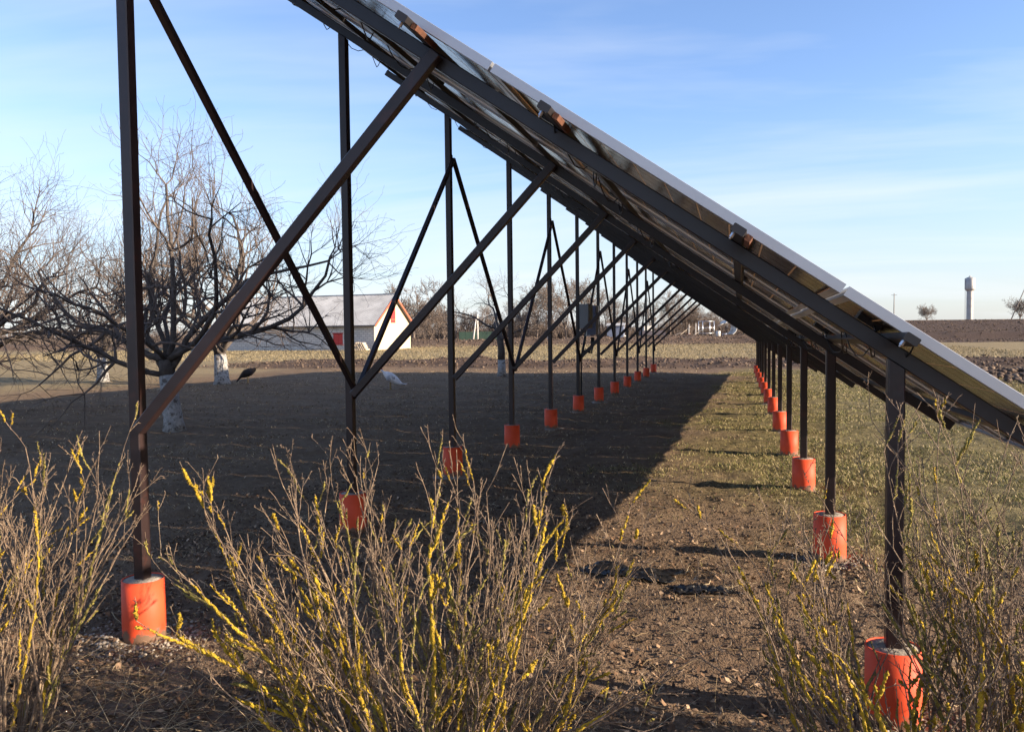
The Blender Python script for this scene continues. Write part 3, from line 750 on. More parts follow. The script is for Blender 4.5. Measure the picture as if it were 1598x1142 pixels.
# long wall (with a real window opening) built in strips
WT = 0.30
def bbox(mb, u0, u1, v0, v1, z0, z1, mi=0):
    vs = [bp(u, v, z) for z in (z0, z1) for (u, v) in ((u0, v0), (u0, v1), (u1, v1), (u1, v0))]
    mb.add(vs, [(0, 1, 2, 3), (7, 6, 5, 4), (0, 4, 5, 1), (1, 5, 6, 2), (2, 6, 7, 3), (3, 7, 4, 0)], mi)
wu0, wu1, wz0, wz1 = 3.15, 4.15, 0.55, 1.50
m = MB()
bbox(m, 0.0, wu0, 0, WT, -.2, EV); bbox(m, wu1, BL, 0, WT, -.2, EV); bbox(m, wu0, wu1, 0, WT, -.2, wz0); bbox(m, wu0, wu1, 0, WT, wz1, EV)
bbox(m, 0.0, BL, BW - WT, BW, -.2, EV); bbox(m, BL - WT, BL, WT + .001, BW - WT - .001, -.2, EV)
m.build('brick_wall', M['brick'], barn)
m = MB()
m.add([bp(u, v, z) for u in (0.0, WT) for (v, z) in ((WT + .002, -.2), (BW - WT - .002, -.2), (BW - WT - .002, EV + 0.10), (BW / 2, RG - .22), (WT + .002, EV + 0.10))],
      [(0, 1, 2, 3, 4), (9, 8, 7, 6, 5)] + [(i, i + 5, (i + 1) % 5 + 5, (i + 1) % 5) for i in range(5)])
m.add([bp(u, v, z) for u in (-0.012, 0.0) for (v, z) in ((0.0, -.2), (BW, -.2), (BW, EV), (BW / 2, RG - .20), (0, EV))],
      [(0, 1, 2, 3, 4), (9, 8, 7, 6, 5)] + [(i, i + 5, (i + 1) % 5 + 5, (i + 1) % 5) for i in range(5)])
m.build('gable_wall', M['gable'], barn)
wnd = MB(); bbox(wnd, wu0 + .02, wu1 - .02, 0.05, 0.10, wz0 + .02, wz1 - .02); w_ = wnd.build('window_shutter', M['red'], barn)
fr_ = MB(); bbox(fr_, wu0 - .06, wu1 + .06, -0.03, -0.002, wz1, wz1 + .07); bbox(fr_, wu0 - .06, wu1 + .06, -0.05, -0.002, wz0 - .06, wz0); bbox(fr_, (wu0 + wu1) / 2 - .02, (wu0 + wu1) / 2 + .02, .03, .048, wz0 + .02, wz1 - .02)
fr_.build('window_frame', M['red'], w_)
hs = MB(); bbox(hs, -0.06, -0.0125, BW / 2 - .42, BW / 2 + .42, 2.45, 3.85); h_ = hs.build('loft_door', M['red'], barn)
hb = MB(); bbox(hb, -0.075, -0.061, BW / 2 - .40, BW / 2 + .40, 2.7, 2.8); bbox(hb, -0.075, -0.061, BW / 2 - .40, BW / 2 + .40, 3.5, 3.6); hb.build('batten', M['rededge'], h_)
# corrugated roof: two slopes of waved sheet
ro = MB(); ov = 0.35; nu = 240
for sgn in (0, 1):
    vs = []
    for k in range(4):
        t = k / 3; v = (-ov if sgn == 0 else BW + ov) * (1 - t) + (BW / 2) * t
        z = EV + .12 - ov * (RG - EV) / (BW / 2) * 0.9
        z = z * (1 - t) + RG * t
        for i in range(nu + 1):
            u = -0.30 + (BL + 0.6) * i / nu
            vs.append(bp(u, v, z + 0.022 * math.cos(i * math.pi) * 0.9 + (0.012 if k in (1, 2) else 0)))
    n1_ = nu + 1
    ro.add(vs, [(k * n1_ + i, k * n1_ + i + 1, (k + 1) * n1_ + i + 1, (k + 1) * n1_ + i) for k in range(3) for i in range(nu)])
rf = ro.build('roof', M['slate'], barn)
sol = rf.modifiers.new('thick', 'SOLIDIFY'); sol.thickness = 0.02
rd = MB(); rd.beam(bp(-.3, BW / 2, RG + .03), bp(BL + .3, BW / 2, RG + .03), .22, .05, side=(0, 0, 1)); rd.build('ridge_cap', M['slate'], rf)
vg = MB()
zl = EV + .12 - ov * (RG - EV) / (BW / 2) * 0.9
for v in (-ov, BW + ov):
    vg = MB(); vg.beam(bp(-.33, v, zl - .06), bp(-.33, BW / 2, RG - .06), .20, .045, side=(0, 0, 1)); vg.build('barge_board', M['rededge'], rf)
gt = MB(); gt.beam(bp(-.3, -ov - .03, zl - .06), bp(BL + .3, -ov - .03, zl - .06), .10, .08, side=(0, 0, 1)); gt.build('gutter', mat('dark_gutter', (.08, .07, .07), .6), rf)

# stacked firewood by the barn corner: every log its own piece
logs = empty('firewood_stack', (c0.x, c0.y, 0), YAW)
tag(logs, 'small stack of pale cut firewood beside the barn corner', 'firewood')
lm_ = MB(); lm_.tube([(0, 0, 0), (0.0, 0.55, 0)], 0.10, 9); LOG = lm_.mesh('log', M['woodpale'])
q = R_(9)
for row in range(4):
    for i in range(7 - row):
        b0 = bp(0.15 + (i + row * .5) * .21, -1.35, 0.10 + row * .175)
        link('log', LOG, logs, b0, (q.uniform(-.05, .05), q.uniform(-.05, .05), -PHI + q.uniform(-.12, .12)))

# ------------------------------------------------------------------ water tower, poles
def at_px(px, Z):
    p = cam2w((px - 799) / 1275.7 * Z, Z); p.z = float(gh(p.x, p.y)); return p
M['towersteel'] = mat('weathered_tower_steel', (0.38, 0.37, 0.36), 0.55, metal=0.3, var=0.15, vscale=0.5)
wp = at_px(1513, 285)
tw = empty('water_tower', wp); tag(tw, 'pale steel water tower with a wider tank on a thick column', 'water tower')
m = MB(); m.lathe([(1.04, -.5), (1.04, 3.0), (1.03, 3.2), (1.02, 11.0)], 32); sh = m.build('column', M['towersteel'], tw)
m = MB()
for z in (3.2, 5.8, 8.4): m.lathe([(1.03, z - .04), (1.08, z - .03), (1.08, z + .03), (1.03, z + .04)], 32)
m.build('weld_band', M['towersteel'], sh)
m = MB(); m.lathe([(1.03, 11.0), (1.60, 11.6), (1.64, 11.8), (1.64, 15.3), (1.50, 15.45), (0.3, 16.0), (0.01, 16.05)], 32); tk = m.build('tank', M['towersteel'], tw)
m = MB(); m.lathe([(.28, 15.9), (.28, 16.25), (.01, 16.3)], 14); m.build('hatch', M['towersteel'], tk)
m = MB()
for s in (-.22, .22): m.beam((1.65, s, 0.5), (1.65, s, 15.4), .05, .05)
for i in range(48): m.beam((1.65, -.22, .6 + i * .31), (1.65, .22, .6 + i * .31), .03, .03, side=(1, 0, 0))
ld = m.build('ladder', mat('ladder_steel', (.35, .33, .31), .6, metal=.4), tw)
ld.rotation_euler = (0, 0, math.radians(200))
M['polewood'] = mat('grey_pole', (0.20, 0.17, 0.15), 0.9, var=.2, vscale=2)
M['poleconc'] = mat('pale_concrete_pole', (0.62, 0.58, 0.53), 0.9, var=.15, vscale=2)
p = at_px(1395, 190); m = MB(); m.tube([(0, 0, -.4), (0, 0, 3), (0.02, 0, 6.6)], [.11, .10, .08], 8); o = empty('utility_pole', p); m.build('pole', M['polewood'], o)
m = MB(); m.beam((-.6, 0, 6.2), (.6, 0, 6.2), .08, .08); m.build('cross_arm', M['polewood'], o); tag(o, 'thin distant pole standing above the ploughed rise, left of the water tower', 'pole', 'poles')
p = at_px(1577, 150); o = empty('leaning_pole', p, YAW); m = MB(); m.tube([(0, 0, -.3), (1.6, 0, 3.4), (3.6, 0, 8.0)], [.10, .09, .07], 8); m.build('pole', M['polewood'], o)
m = MB(); m.tube([(3.5, 0, 7.8), (3.75, 0, 8.0)], .05, 6); m.build('insulator', M['poleconc'], o)
tag(o, 'leaning pole at the right edge of the skyline', 'pole', 'poles')
p = at_px(738, 118); o = empty('concrete_pole', p, YAW)
m = MB(); m.tube([(0, 0, -.3), (.30, 0, 1.8), (.58, 0, 3.6)], [.13, .11, .09], 8); m.build('strut', M['poleconc'], o)
m = MB(); m.tube([(.75, 0, -.3), (.75, 0, 2), (.75, 0, 4.0)], [.12, .11, .09], 8); m.build('pole', M['poleconc'], o)
tag(o, 'pale concrete pole with a slanting strut in front of the green fence', 'pole')

# green mesh fence
fp = at_px(717, 124); M['greenmesh'] = mat('green_fence_sheet', (0.045, 0.085, 0.06), 0.6, var=.1, vscale=3)
fe = empty('green_fence', fp, YAW); tag(fe, 'dark green sheet fence at the far field edge', 'fence')
for i in range(6):
    m = MB(); m.box((i * .98, 0, 0.10), (i * .98 + .95, .025, 1.55)); 
    for j in range(5): m.box((i * .98 + .06 + j * .19, -.018, .12), (i * .98 + .12 + j * .19, -.001, 1.53))
    m.build('fence_sheet', M['greenmesh'], fe)
for i in range(7):
    m = MB(); m.beam((i * .98 - .015, .06, -.3), (i * .98 - .015, .06, 1.65), .05, .05); m.build('fence_post', M['greenmesh'], fe)

# ------------------------------------------------------------------ yard clutter beyond the straw field
M['blueshed'] = mat('blue_grey_boards', (0.20, 0.23, 0.31), 0.8, var=.15, vscale=2)
M['whitepaint'] = mat('white_paint', (0.50, 0.48, 0.45), 0.5, var=.08, vscale=2)
M['darkcart'] = mat('dark_trailer_paint', (0.055, 0.045, 0.06), 0.6, var=.2, vscale=3)
M['tyre'] = mat('tyre_rubber', (0.02, 0.02, 0.02), 0.85)
p = at_px(948, 112); sh_ = empty('shed', p, YAW - .2); tag(sh_, 'small blue grey board shed behind the inverter', 'shed')
for i in range(9): m = MB(); m.box((i * .25, 0, -.1), (i * .25 + .235, .04, 2.1)); m.build('board', M['blueshed'], sh_)
for i in range(7): m = MB(); m.box((2.21, .05 + i * .25, -.1), (2.25, .285 + i * .25, 2.1)); m.build('board', M['blueshed'], sh_)
m = MB(); m.add([(-.15, -.2, 2.12), (2.4, -.2, 2.12), (2.4, 2.0, 2.45), (-.15, 2.0, 2.45), (-.15, -.2, 2.18), (2.4, -.2, 2.18), (2.4, 2.0, 2.51), (-.15, 2.0, 2.51)],
                [(0, 3, 2, 1), (4, 5, 6, 7), (0, 1, 5, 4), (1, 2, 6, 5), (2, 3, 7, 6), (3, 0, 4, 7)]); m.build('roof', M['slate'], sh_)
p = at_px(1003, 104); ct = empty('farm_trailer', p, YAW + .1); tag(ct, 'dark flat farm trailer parked beyond the straw field', 'trailer')
m = MB(); m.box((0, 0, .75), (3.0, 1.6, .90)); m.build('bed', M['darkcart'], ct)
for (a, b_) in (((0, 0, .905), (3.0, .05, 1.35)), ((0, 1.55, .905), (3.0, 1.6, 1.35)), ((0, .055, .905), (.05, 1.545, 1.35)), ((2.95, .055, .905), (3.0, 1.545, 1.35))):
    m = MB(); m.box(a, b_); m.build('side_board', M['darkcart'], ct)
for x in (.7, 2.3):
    for y in (-.12, 1.55):
        m = MB(); m.lathe([(.18, -.08), (.40, -.09), (.43, -.04), (.43, .04), (.40, .09), (.18, .08)], 18); w = m.build('wheel', M['tyre'], ct, (x, y + .08, .42), (math.pi / 2, 0, 0))
        m = MB(); m.lathe([(.005, -.03), (.175, -.05), (.175, .05), (.005, .03)], 14); m.build('rim', M['whitepaint'], w)
m = MB(); m.beam((3.0, .8, .8), (4.3, .8, .55), .08, .08); m.build('drawbar', M['darkcart'], ct)
m = MB(); m.box((.3, .3, 1.36), (1.5, 1.3, 1.95)); 
bx_ = link('crate', m.mesh('crate', M['whitepaint']), None, ct.location, ct.rotation_euler); tag(bx_, 'pale boxy crate loaded on the dark trailer', 'crate')
# scrap heap: poles, frame, drums, curved white trough
p = at_px(1062, 101); o = empty('broken_fence', p, YAW); tag(o, 'broken pale timber rails leaning left of the scrap heap', 'rails')
m = MB(); m.beam((-.2, 0, .3), (1.3, .1, 1.5), .08, .08); m.build('rail', M['woodpale'], o)
m = MB(); m.beam((1.05, 0, -.2), (1.1, 0, 1.75), .09, .09); m.build('post', M['poleconc'], o)
m = MB(); m.beam((1.95, .2, -.2), (1.98, .2, 1.9), .09, .09); m.build('post', M['poleconc'], o)
p = at_px(1097, 100); o = empty('metal_cage', p, YAW + .2); tag(o, 'pale tubular metal cage standing on the scrap heap', 'metal cage')
for x in (0, 1.5):
    for y in (0, 1.2): m = MB(); m.tube([(x, y, -.2), (x, y, 2.0)], .045, 6); m.build('upright', M['zinc'], o)
for z in (.5, 1.2, 1.97):
    for y in (0, 1.2): m = MB(); m.tube([(0, y, z), (1.5, y, z)], .035, 6); m.build('rail', M['zinc'], o)
for x in (0, 1.5): m = MB(); m.tube([(x, 0, 1.97), (x, 1.2, 1.97)], .035, 6); m.build('rail', M['zinc'], o)
p = at_px(1141, 96); o = empty('water_trough', p + Vector((0, 0, .9)), YAW + .3); tag(o, 'curved white metal drum half standing on its side by the scrap', 'drum')
vs = []; fs = []
for i in range(25):
    a = math.radians(-70 + i * 9)
    for y in (0, 1.3):
        for rr in (.80, .86): vs.append((rr * math.cos(a), y, rr * math.sin(a)))
for i in range(24):
    b0 = i * 4; fs += [(b0, b0 + 2, b0 + 6, b0 + 4), (b0 + 1, b0 + 5, b0 + 7, b0 + 3), (b0, b0 + 4, b0 + 5, b0 + 1), (b0 + 2, b0 + 3, b0 + 7, b0 + 6)]
m = MB(); m.add(vs, fs + [(0, 1, 3, 2), (96, 98, 99, 97)], 0, False); m.build('shell', M['whitepaint'], o)
m = MB(); m.tube([(-1.6, .2, .2), (-.9, .2, .45), (-.2, .3, .75)], .05, 6); m.build('handle', M['whitepaint'], o)
for i, (px, Z, h_, mm, lab) in enumerate(((1121, 101, .95, 'whitepaint', 'white drum standing right of the metal cage'), (1131, 103, .8, 'blueshed', 'blue drum next to the white drum in the scrap'), (1074, 102, .7, 'rust', 'rusty drum at the foot of the broken rails'), (974, 108, .8, 'whitepaint', 'white drum right of the blue grey shed'))):
    p = at_px(px, Z); o = empty('steel_drum', p); tag(o, lab, 'drum', 'steel drums')
    m = MB(); m.lathe([(.001, h_ + .02), (.27, h_), (.29, h_ + .03), (.30, h_), (.29, h_ * .66), (.305, h_ * .65), (.29, h_ * .63), (.29, h_ * .34), (.305, h_ * .33), (.29, h_ * .31), (.30, 0), (.29, -.2)], 18); m.build('drum_shell', M[mm], o)
    m = MB(); m.lathe([(.001, h_ + .055), (.04, h_ + .05), (.045, h_ + .0)], 8, (.12, .1, 0)); m.build('bung', M['zinc'], o)

q = R_(77)
for i, (px, Z, lab) in enumerate(((1044, 99, 'weathered plank lying left of the broken rails'), (1083, 97, 'long plank leaning into the scrap heap'), (1110, 96, 'short plank propped under the metal cage'), (1128, 97, 'plank lying in front of the blue drum'), (1160, 97, 'plank sticking out right of the curved white drum'))):
    p = at_px(px, Z); o = empty('plank', p, q.uniform(-1, 1)); tag(o, lab, 'plank', 'scrap planks')
    m = MB(); L_ = q.uniform(1.4, 2.6); m.beam((0, 0, .05), (L_, .1, q.uniform(.4, 1.3)), .16, .04, side=(0, 1, 0)); m.build('board', M['woodpale'] if i % 2 else M['polewood'], o)

# ------------------------------------------------------------------ inverter on the rear posts
M['invblue'] = mat('blue_grey_metal', (0.19, 0.21, 0.29), 0.45, var=.06, vscale=4)
M['boxgrey'] = mat('grey_enclosure', (0.28, 0.285, 0.28), 0.5, var=.06, vscale=4)
iy = Y0 + 5 * SP
inv = empty('inverter', (XL + .06, iy + .35, 1.40)); inv.scale = (.74, .74, .74); tag(inv, 'tall blue grey inverter box on rails between the rear posts, with hanging cables', 'inverter')
m = MB(); m.beam((.17, 0.05, .40), (.17, .52, .40), .22, .74, side=(1, 0, 0), ch=.02); m.build('housing', M['invblue'], inv)
m = MB()
for i in range(9): m.box((0.02, .06 + i * .06, .0), (.049, .075 + i * .06, .80))
m.build('heat_sink', M['zinc'], inv)['kind'] = 'stuff'
for z in (.15, .65): m = MB(); m.beam((-.005, -.40, z), (-.005, 1.95, z), .03, .04, side=(1, 0, 0)); m.build('rail', M['steel'], inv)
m = MB(); m.box((.291, .18, .42), (.298, .44, .60)); m.build('display', M['jbox'], inv)
q = R_(4)
for i in range(6):
    y_ = .08 + i * .09; zz = q.uniform(-.45, -.25)
    m = MB(); m.tube([(.15, y_, -.03), (.15, y_ + .02, -.2), (.12, y_ - .12, zz), (.03, y_ - .3, zz + .05), (-.02, -.33, zz - .1), (-.02, -.34, -1.25)], .011, 6); m.build('cable', M['cable'], inv)
sw = empty('switch_box', (XL + .06, iy - .22, 1.56)); tag(sw, 'small grey switch box fixed to the sixth rear post beside the inverter', 'switch box')
m = MB(); m.beam((.10, -.02, .20), (.10, .40, .20), .16, .44, side=(1, 0, 0), ch=.012); m.build('housing', M['boxgrey'], sw)
m = MB(); m.box((.181, .02, .02), (.192, .36, .38)); m.build('cover', M['boxgrey'], sw)
m = MB(); m.tube([(.09, .18, -.01), (.07, .2, -.3), (.0, .22, -.5), (-.01, .24, -1.4)], .012, 6); m.build('conduit', M['cable'], sw)

# ------------------------------------------------------------------ hens
def loft(rings, n=14):
    """rings: (x, z, half width, half height)"""
    vs = []; fs = []
    for (x, z, ry, rz) in rings:
        for i in range(n):
            a = 2 * math.pi * i / n; vs.append((x, ry * math.cos(a), z + rz * math.sin(a)))
    for k in range(len(rings) - 1):
        for i in range(n):
            j = (i + 1) % n; fs.append((k * n + i, (k + 1) * n + i, (k + 1) * n + j, k * n + j))
    fs += [tuple(range(n)), tuple(range((len(rings) - 1) * n + n - 1, (len(rings) - 1) * n - 1, -1))]
    return vs, fs
M['henlegs'] = mat('hen_leg_skin', (0.32, 0.22, 0.10), .7); M['comb'] = mat('red_comb', (0.35, 0.03, 0.03), .6)
def hen(label, loc, rz, body, tail, pose, sc=1.0):
    o = empty('hen', (loc[0], loc[1], float(gh(*loc))), rz); o.scale = (sc,) * 3; tag(o, label, 'hen', 'hens in the orchard')
    if pose == 'peck':
        rings = [(-.20, .34, .012, .03), (-.17, .33, .05, .06), (-.10, .29, .085, .095), (0, .255, .105, .115), (.09, .235, .095, .105), (.15, .20, .065, .075), (.195, .15, .042, .05), (.23, .10, .032, .036), (.255, .065, .03, .03), (.275, .045, .02, .02), (.29, .035, .006, .006)]
        hx, hz = .265, .06; tz = .36
    elif pose == 'stoop':
        rings = [(-.30, .10, .012, .02), (-.24, .135, .05, .05), (-.15, .20, .09, .10), (-.03, .27, .115, .125), (.08, .32, .095, .105), (.14, .36, .06, .065), (.17, .40, .036, .042), (.19, .435, .032, .032), (.215, .44, .022, .022), (.23, .435, .006, .008)]
        hx, hz = .20, .44; tz = .10
    else:
        rings = [(-.20, .36, .012, .03), (-.17, .34, .05, .06), (-.10, .29, .085, .095), (0, .255, .105, .115), (.09, .27, .09, .105), (.14, .32, .06, .07), (.165, .37, .04, .05), (.18, .42, .032, .035), (.20, .435, .026, .026), (.225, .43, .008, .01)]
        hx, hz = .19, .435; tz = .40
    m = MB(); m.add(*loft(rings), 0, True); m.build('body', M[body], o)
    m = MB()
    for i in range(5):
        a = -.5 + i * .25; x0, z0 = rings[1][0], rings[1][1]
        up = .10 if pose != 'stoop' else -.02
        m.add([(x0 + .03, a * .05 - .012, z0), (x0 + .03, a * .05 + .012, z0), (x0 - .13, a * .14 + .02, z0 + up), (x0 - .15, a * .14, z0 + up + .015), (x0 - .13, a * .14 - .02, z0 + up),
               (x0 + .03, a * .05, z0 - .02)], [(0, 1, 2, 3, 4), (5, 1, 0), (5, 2, 1), (5, 3, 2), (5, 4, 3), (5, 0, 4)])
    m.build('tail', M[tail], o)
    for s in (-1, 1):
        m = MB(); m.add(*loft([(-.12, .27, .008, .03), (-.06, .27, .018, .065), (.04, .265, .02, .07), (.09, .26, .008, .04)], 10), 0, True)
        w = m.build('wing', M[tail], o, (0, s * .092, 0))
        m = MB(); m.tube([(0, s * .045, .17), (.01, s * .045, .09), (0, s * .045, .005)], [.02, .010, .008], 8)
        for t in (-.5, 0, .5): m.tube([(0, s * .045, .008), (.055 * math.cos(t), s * .045 + .055 * math.sin(t), .004)], [.007, .003], 5)
        m.tube([(0, s * .045, .008), (-.03, s * .045, .004)], [.006, .003], 5)
        m.build('leg', M['henlegs'], o)
    m = MB(); m.add(*loft([(hx - .02, hz + .03, .004, .012), (hx, hz + .036, .005, .018), (hx + .018, hz + .03, .003, .008)], 8), 0, True); m.build('comb', M['comb'], o)
    m = MB(); bx = rings[-1][0]; bz = rings[-1][1]; m.tube([(bx - .012, 0, bz), (bx + .018, 0, bz - .008)], [.008, .001], 6); m.build('beak', M['henlegs'], o)
M['henwhite'] = mat('white_grey_feathers', (0.62, 0.60, 0.60), .9, var=.25, vscale=18); M['hengrey'] = mat('grey_feathers', (0.42, 0.41, 0.42), .9, var=.4, vscale=20)
M['henblack'] = mat('dark_feathers', (0.018, 0.012, 0.012), .8, var=.3, vscale=14)
hen('pale grey white hen standing in the shade right of the second rear post', (-9.02, 20.24), math.radians(195), 'henwhite', 'hengrey', 'stoop', 1.15)
hen('dark brown hen with raised tail beside the whitewashed trunk', (-14.55, 22.0), math.radians(205), 'henblack', 'henblack', 'peck', 1.2)
hen('white hen in the sunny grass under the low branches on the left', (-27.0, 24.0), math.radians(170), 'henwhite', 'henwhite', 'stand', 1.1)

# ------------------------------------------------------------------ ground cover
def scatter_blades(name, label, cat, X, Y, H, W, bend, lo, material, flat=0.0):
    n = len(X); Z = gh(X, Y) - 0.004
    a = rng.uniform(0, 6.283, n); dirx, diry = np.cos(a), np.sin(a)
    b = rng.uniform(0, 6.283, n); lx, ly = np.cos(b) * bend * H, np.sin(b) * bend * H
    B = np.stack([X, Y, Z], -1); side = np.stack([dirx, diry, np.zeros(n)], -1) * (W / 2)[:, None]
    lift = 1 - flat
    mid = B + np.stack([lx * .4, ly * .4, H * .6 * lift + .004], -1); tip = B + np.stack([lx, ly, H * lift * .95 + .003], -1)
    V = np.stack([B - side, B + side, mid + side * .8, mid - side * .8, tip], 1).reshape(-1, 3)
    k = np.arange(n)[:, None] * 5
    F = np.concatenate([k + [0, 1, 2], k + [0, 2, 3], k + [3, 2, 4]], 0)
    rn = np.repeat(rng.random(n), 5); A = np.stack([rn, rn, rn, np.ones_like(rn)], -1)
    o = link(name, np_mesh(name, V, F, material, False, {'rnd': A})); tag(o, label, cat, kind='stuff'); return o
def pick(n, x0, x1, y0, y1, weight, near=True):
    """random spots, denser close by, kept where weight(x, y) says so"""
    u = rng.random(n); y = y0 * (y1 / y0) ** u if near else rng.uniform(y0, y1, n)
    x = rng.uniform(x0, x1, n) if not near else rng.uniform(x0, x1, n)
    keep = rng.random(n) < weight(x, y); return x[keep], y[keep]
M['turf'] = attr_mat('turf_blades', [(0.0, (0.085, 0.090, 0.026)), (0.30, (0.15, 0.145, 0.045)), (0.55, (0.24, 0.205, 0.082)), (0.78, (0.34, 0.265, 0.14)), (1.0, (0.46, 0.37, 0.22))])
M['drygrass'] = attr_mat('dry_grass', [(0.0, (0.10, 0.068, 0.040)), (0.45, (0.21, 0.145, 0.082)), (0.8, (0.36, 0.265, 0.155)), (1.0, (0.54, 0.44, 0.29))])
M['litter'] = attr_mat('leaf_litter', [(0.0, (0.045, 0.028, 0.020)), (0.45, (0.125, 0.072, 0.043)), (0.75, (0.27, 0.165, 0.10)), (1.0, (0.46, 0.33, 0.22))])
M['strawblade'] = attr_mat('straw_blades', [(0.0, (0.14, 0.11, 0.06)), (0.5, (0.23, 0.185, 0.105)), (1.0, (0.33, 0.265, 0.16))])
M['clod'] = attr_mat('soil_clods', [(0.0, (0.045, 0.031, 0.025)), (0.6, (0.10, 0.070, 0.052)), (1.0, (0.19, 0.137, 0.10))])
M['stone'] = attr_mat('rubble_stones', [(0.0, (0.11, 0.085, 0.065)), (0.6, (0.23, 0.19, 0.155)), (1.0, (0.40, 0.36, 0.31))])
gfun = lambda x, y: zones(x, y)[0] * (0.10 + 0.90 * sstep(-.35, .25, vnoise(x * 2.3, y * 2.3, 31) + .6 * vnoise(x * .8, y * .8, 32)))
X, Y = pick(270000, -1.6, 7.5, 4.6, 31, gfun); d_ = np.hypot(X, Y)
scatter_blades('turf', 'short patchy green and yellowed turf right of the footings', 'turf', X, Y, rng.uniform(.012, .038, len(X)), rng.uniform(.0018, .004, len(X)) * (1 + d_ / 8), 1.0, 0, M['turf'])
X, Y = pick(110000, -16, -1.2, 3.6, 31, lambda x, y: (0.40 + zones(x, y)[0]) * (.15 + .85 * sstep(-.3, .3, vnoise(x * 1.4, y * 1.4, 36)))); d_ = np.hypot(X, Y)
scatter_blades('shaded_turf', 'thin worn grass on the ground in the shade of the panels', 'turf', X, Y, rng.uniform(.014, .045, len(X)), rng.uniform(.003, .006, len(X)) * (1 + d_ / 9), 1.1, 0, M['drygrass'], .3)
X, Y = pick(60000, -4.5, 3.0, 2.2, 8.5, lambda x, y: 0.55 * (1 - zones(x, y)[0]) * (0.25 + 0.75 * (vnoise(x * 1.7, y * 1.7, 33) > -.1)))
scatter_blades('dry_grass', 'dry straw coloured grass scraps on the bare earth', 'dry grass', X, Y, rng.uniform(.02, .07, len(X)), rng.uniform(.0018, .004, len(X)), 1.6, 0, M['drygrass'], .55)
X, Y = pick(60000, -60, 16, 40, 84, lambda x, y: zones(x, y)[1], near=False)
scatter_blades('straw', 'pale dry grass across the far field', 'dry grass', X, Y, rng.uniform(.05, .14, len(X)), rng.uniform(.015, .035, len(X)), .8, 0, M['strawblade'])

# matted long dry stalks round the feet of the shrubs
polys = []; rads = []; q = R_(21)
for (bx, by, n, sp) in ((-2.6, 2.35, 330, .55), (-1.1, 2.6, 260, .7), (.75, 2.85, 280, .6), (-1.9, 2.4, 160, .6)):
    for i in range(n):
        x = bx + q.gauss(0, sp); y = by + q.gauss(0, .28); z = float(gh(x, y)); a = q.uniform(0, 6.28)
        d = Vector((math.cos(a), math.sin(a) * .7, q.uniform(.15, 1.3))).normalized()
        P, R, _ = wander(q, Vector((x, y, z - .01)), d, q.uniform(.10, .34), q.uniform(.0009, .0018), .0006, 5, .12, -.16)
        P = [(a_, b_, max(c_, float(gh(a_, b_)) + .004)) for a_, b_, c_ in P]
        polys.append(np.array(P)); rads.append(np.array(R))
V, F = tube_np(polys, rads, 3)
rn = np.repeat(rng.random(len(polys)) * .6 + .4, 18); A = np.stack([rn, rn, rn, np.ones_like(rn)], -1)
tag(link('dry_stalks', np_mesh('dry_stalks', V, F, M['drygrass'], True, {'rnd': A})), 'tangle of pale dry stalks round the feet of the shrubs', 'dry grass', kind='stuff')

# fallen leaves
def leaves(n, xr, yr, w):
    X = rng.uniform(*xr, n); Y = rng.uniform(*yr, n); keep = rng.random(n) < w(X, Y); X, Y = X[keep], Y[keep]; n = len(X)
    Z = gh(X, Y) + rng.uniform(.003, .014, n); a = rng.uniform(0, 6.283, n); L = rng.uniform(.007, .021, n); Wd = L * rng.uniform(.35, .65, n)
    t = rng.normal(0, .45, (n, 2)); curl = rng.uniform(-.35, .6, n) * L
    ca, sa = np.cos(a), np.sin(a)
    def pt(u, v, c): 
        x = u * ca - v * sa; y = u * sa + v * ca
        return np.stack([X + x, Y + y, Z + t[:, 0] * u + t[:, 1] * v + c], -1)
    V = np.stack([pt(-L, 0 * L, curl), pt(-.2 * L, -Wd, curl * .5), pt(.1 * L, 0 * L, 0 * L), pt(-.2 * L, Wd, curl * .5), pt(L, 0 * L, curl)], 1).reshape(-1, 3)
    k = np.arange(n)[:, None] * 5
    F = np.concatenate([k + [0, 1, 2], k + [0, 2, 3], k + [1, 4, 2], k + [2, 4, 3]], 0)
    rn = np.repeat(rng.random(n), 5); A = np.stack([rn, rn, rn, np.ones_like(rn)], -1); return V, F, A
V, F, A = leaves(42000, (-4.5, 3.0), (2.1, 8.0), lambda x, y: np.clip(1.25 - (y - 2.1) / 5.0, .04, 1) * (1 - .8 * zones(x, y)[0]) * (.3 + .7 * (vnoise(x * 2.1, y * 2.1, 35) > -.15)))
tag(link('fallen_leaves', np_mesh('fallen_leaves', V, F, M['litter'], False, {'rnd': A})), 'brown fallen leaves and litter on the foreground earth', 'leaves', kind='stuff')

# twigs lying about
polys = []; rads = []; q = R_(22)
for i in range(420):
    y = 2.3 + 5.2 * q.random() ** 1.5; x = q.uniform(-3.8, 2.2); a = q.uniform(0, 6.28); L = q.uniform(.05, .26)
    P, R, _ = wander(q, Vector((x, y, 0)), Vector((math.cos(a), math.sin(a), 0)), L, q.uniform(.0012, .0032), .001, 5, .13, 0)
    P = [(u, v, float(gh(u, v)) + .006 + .012 * abs(math.sin(j + i))) for j, (u, v, w) in enumerate(P)]
    polys.append(np.array(P)); rads.append(np.array(R))
V, F = tube_np(polys, rads, 4); rn = np.repeat(rng.random(len(polys)), 24); A = np.stack([rn, rn, rn, np.ones_like(rn)], -1)
tag(link('fallen_twigs', np_mesh('fallen_twigs', V, F, M['drygrass'], True, {'rnd': A})), 'broken twigs scattered on the foreground earth', 'twigs', kind='stuff')

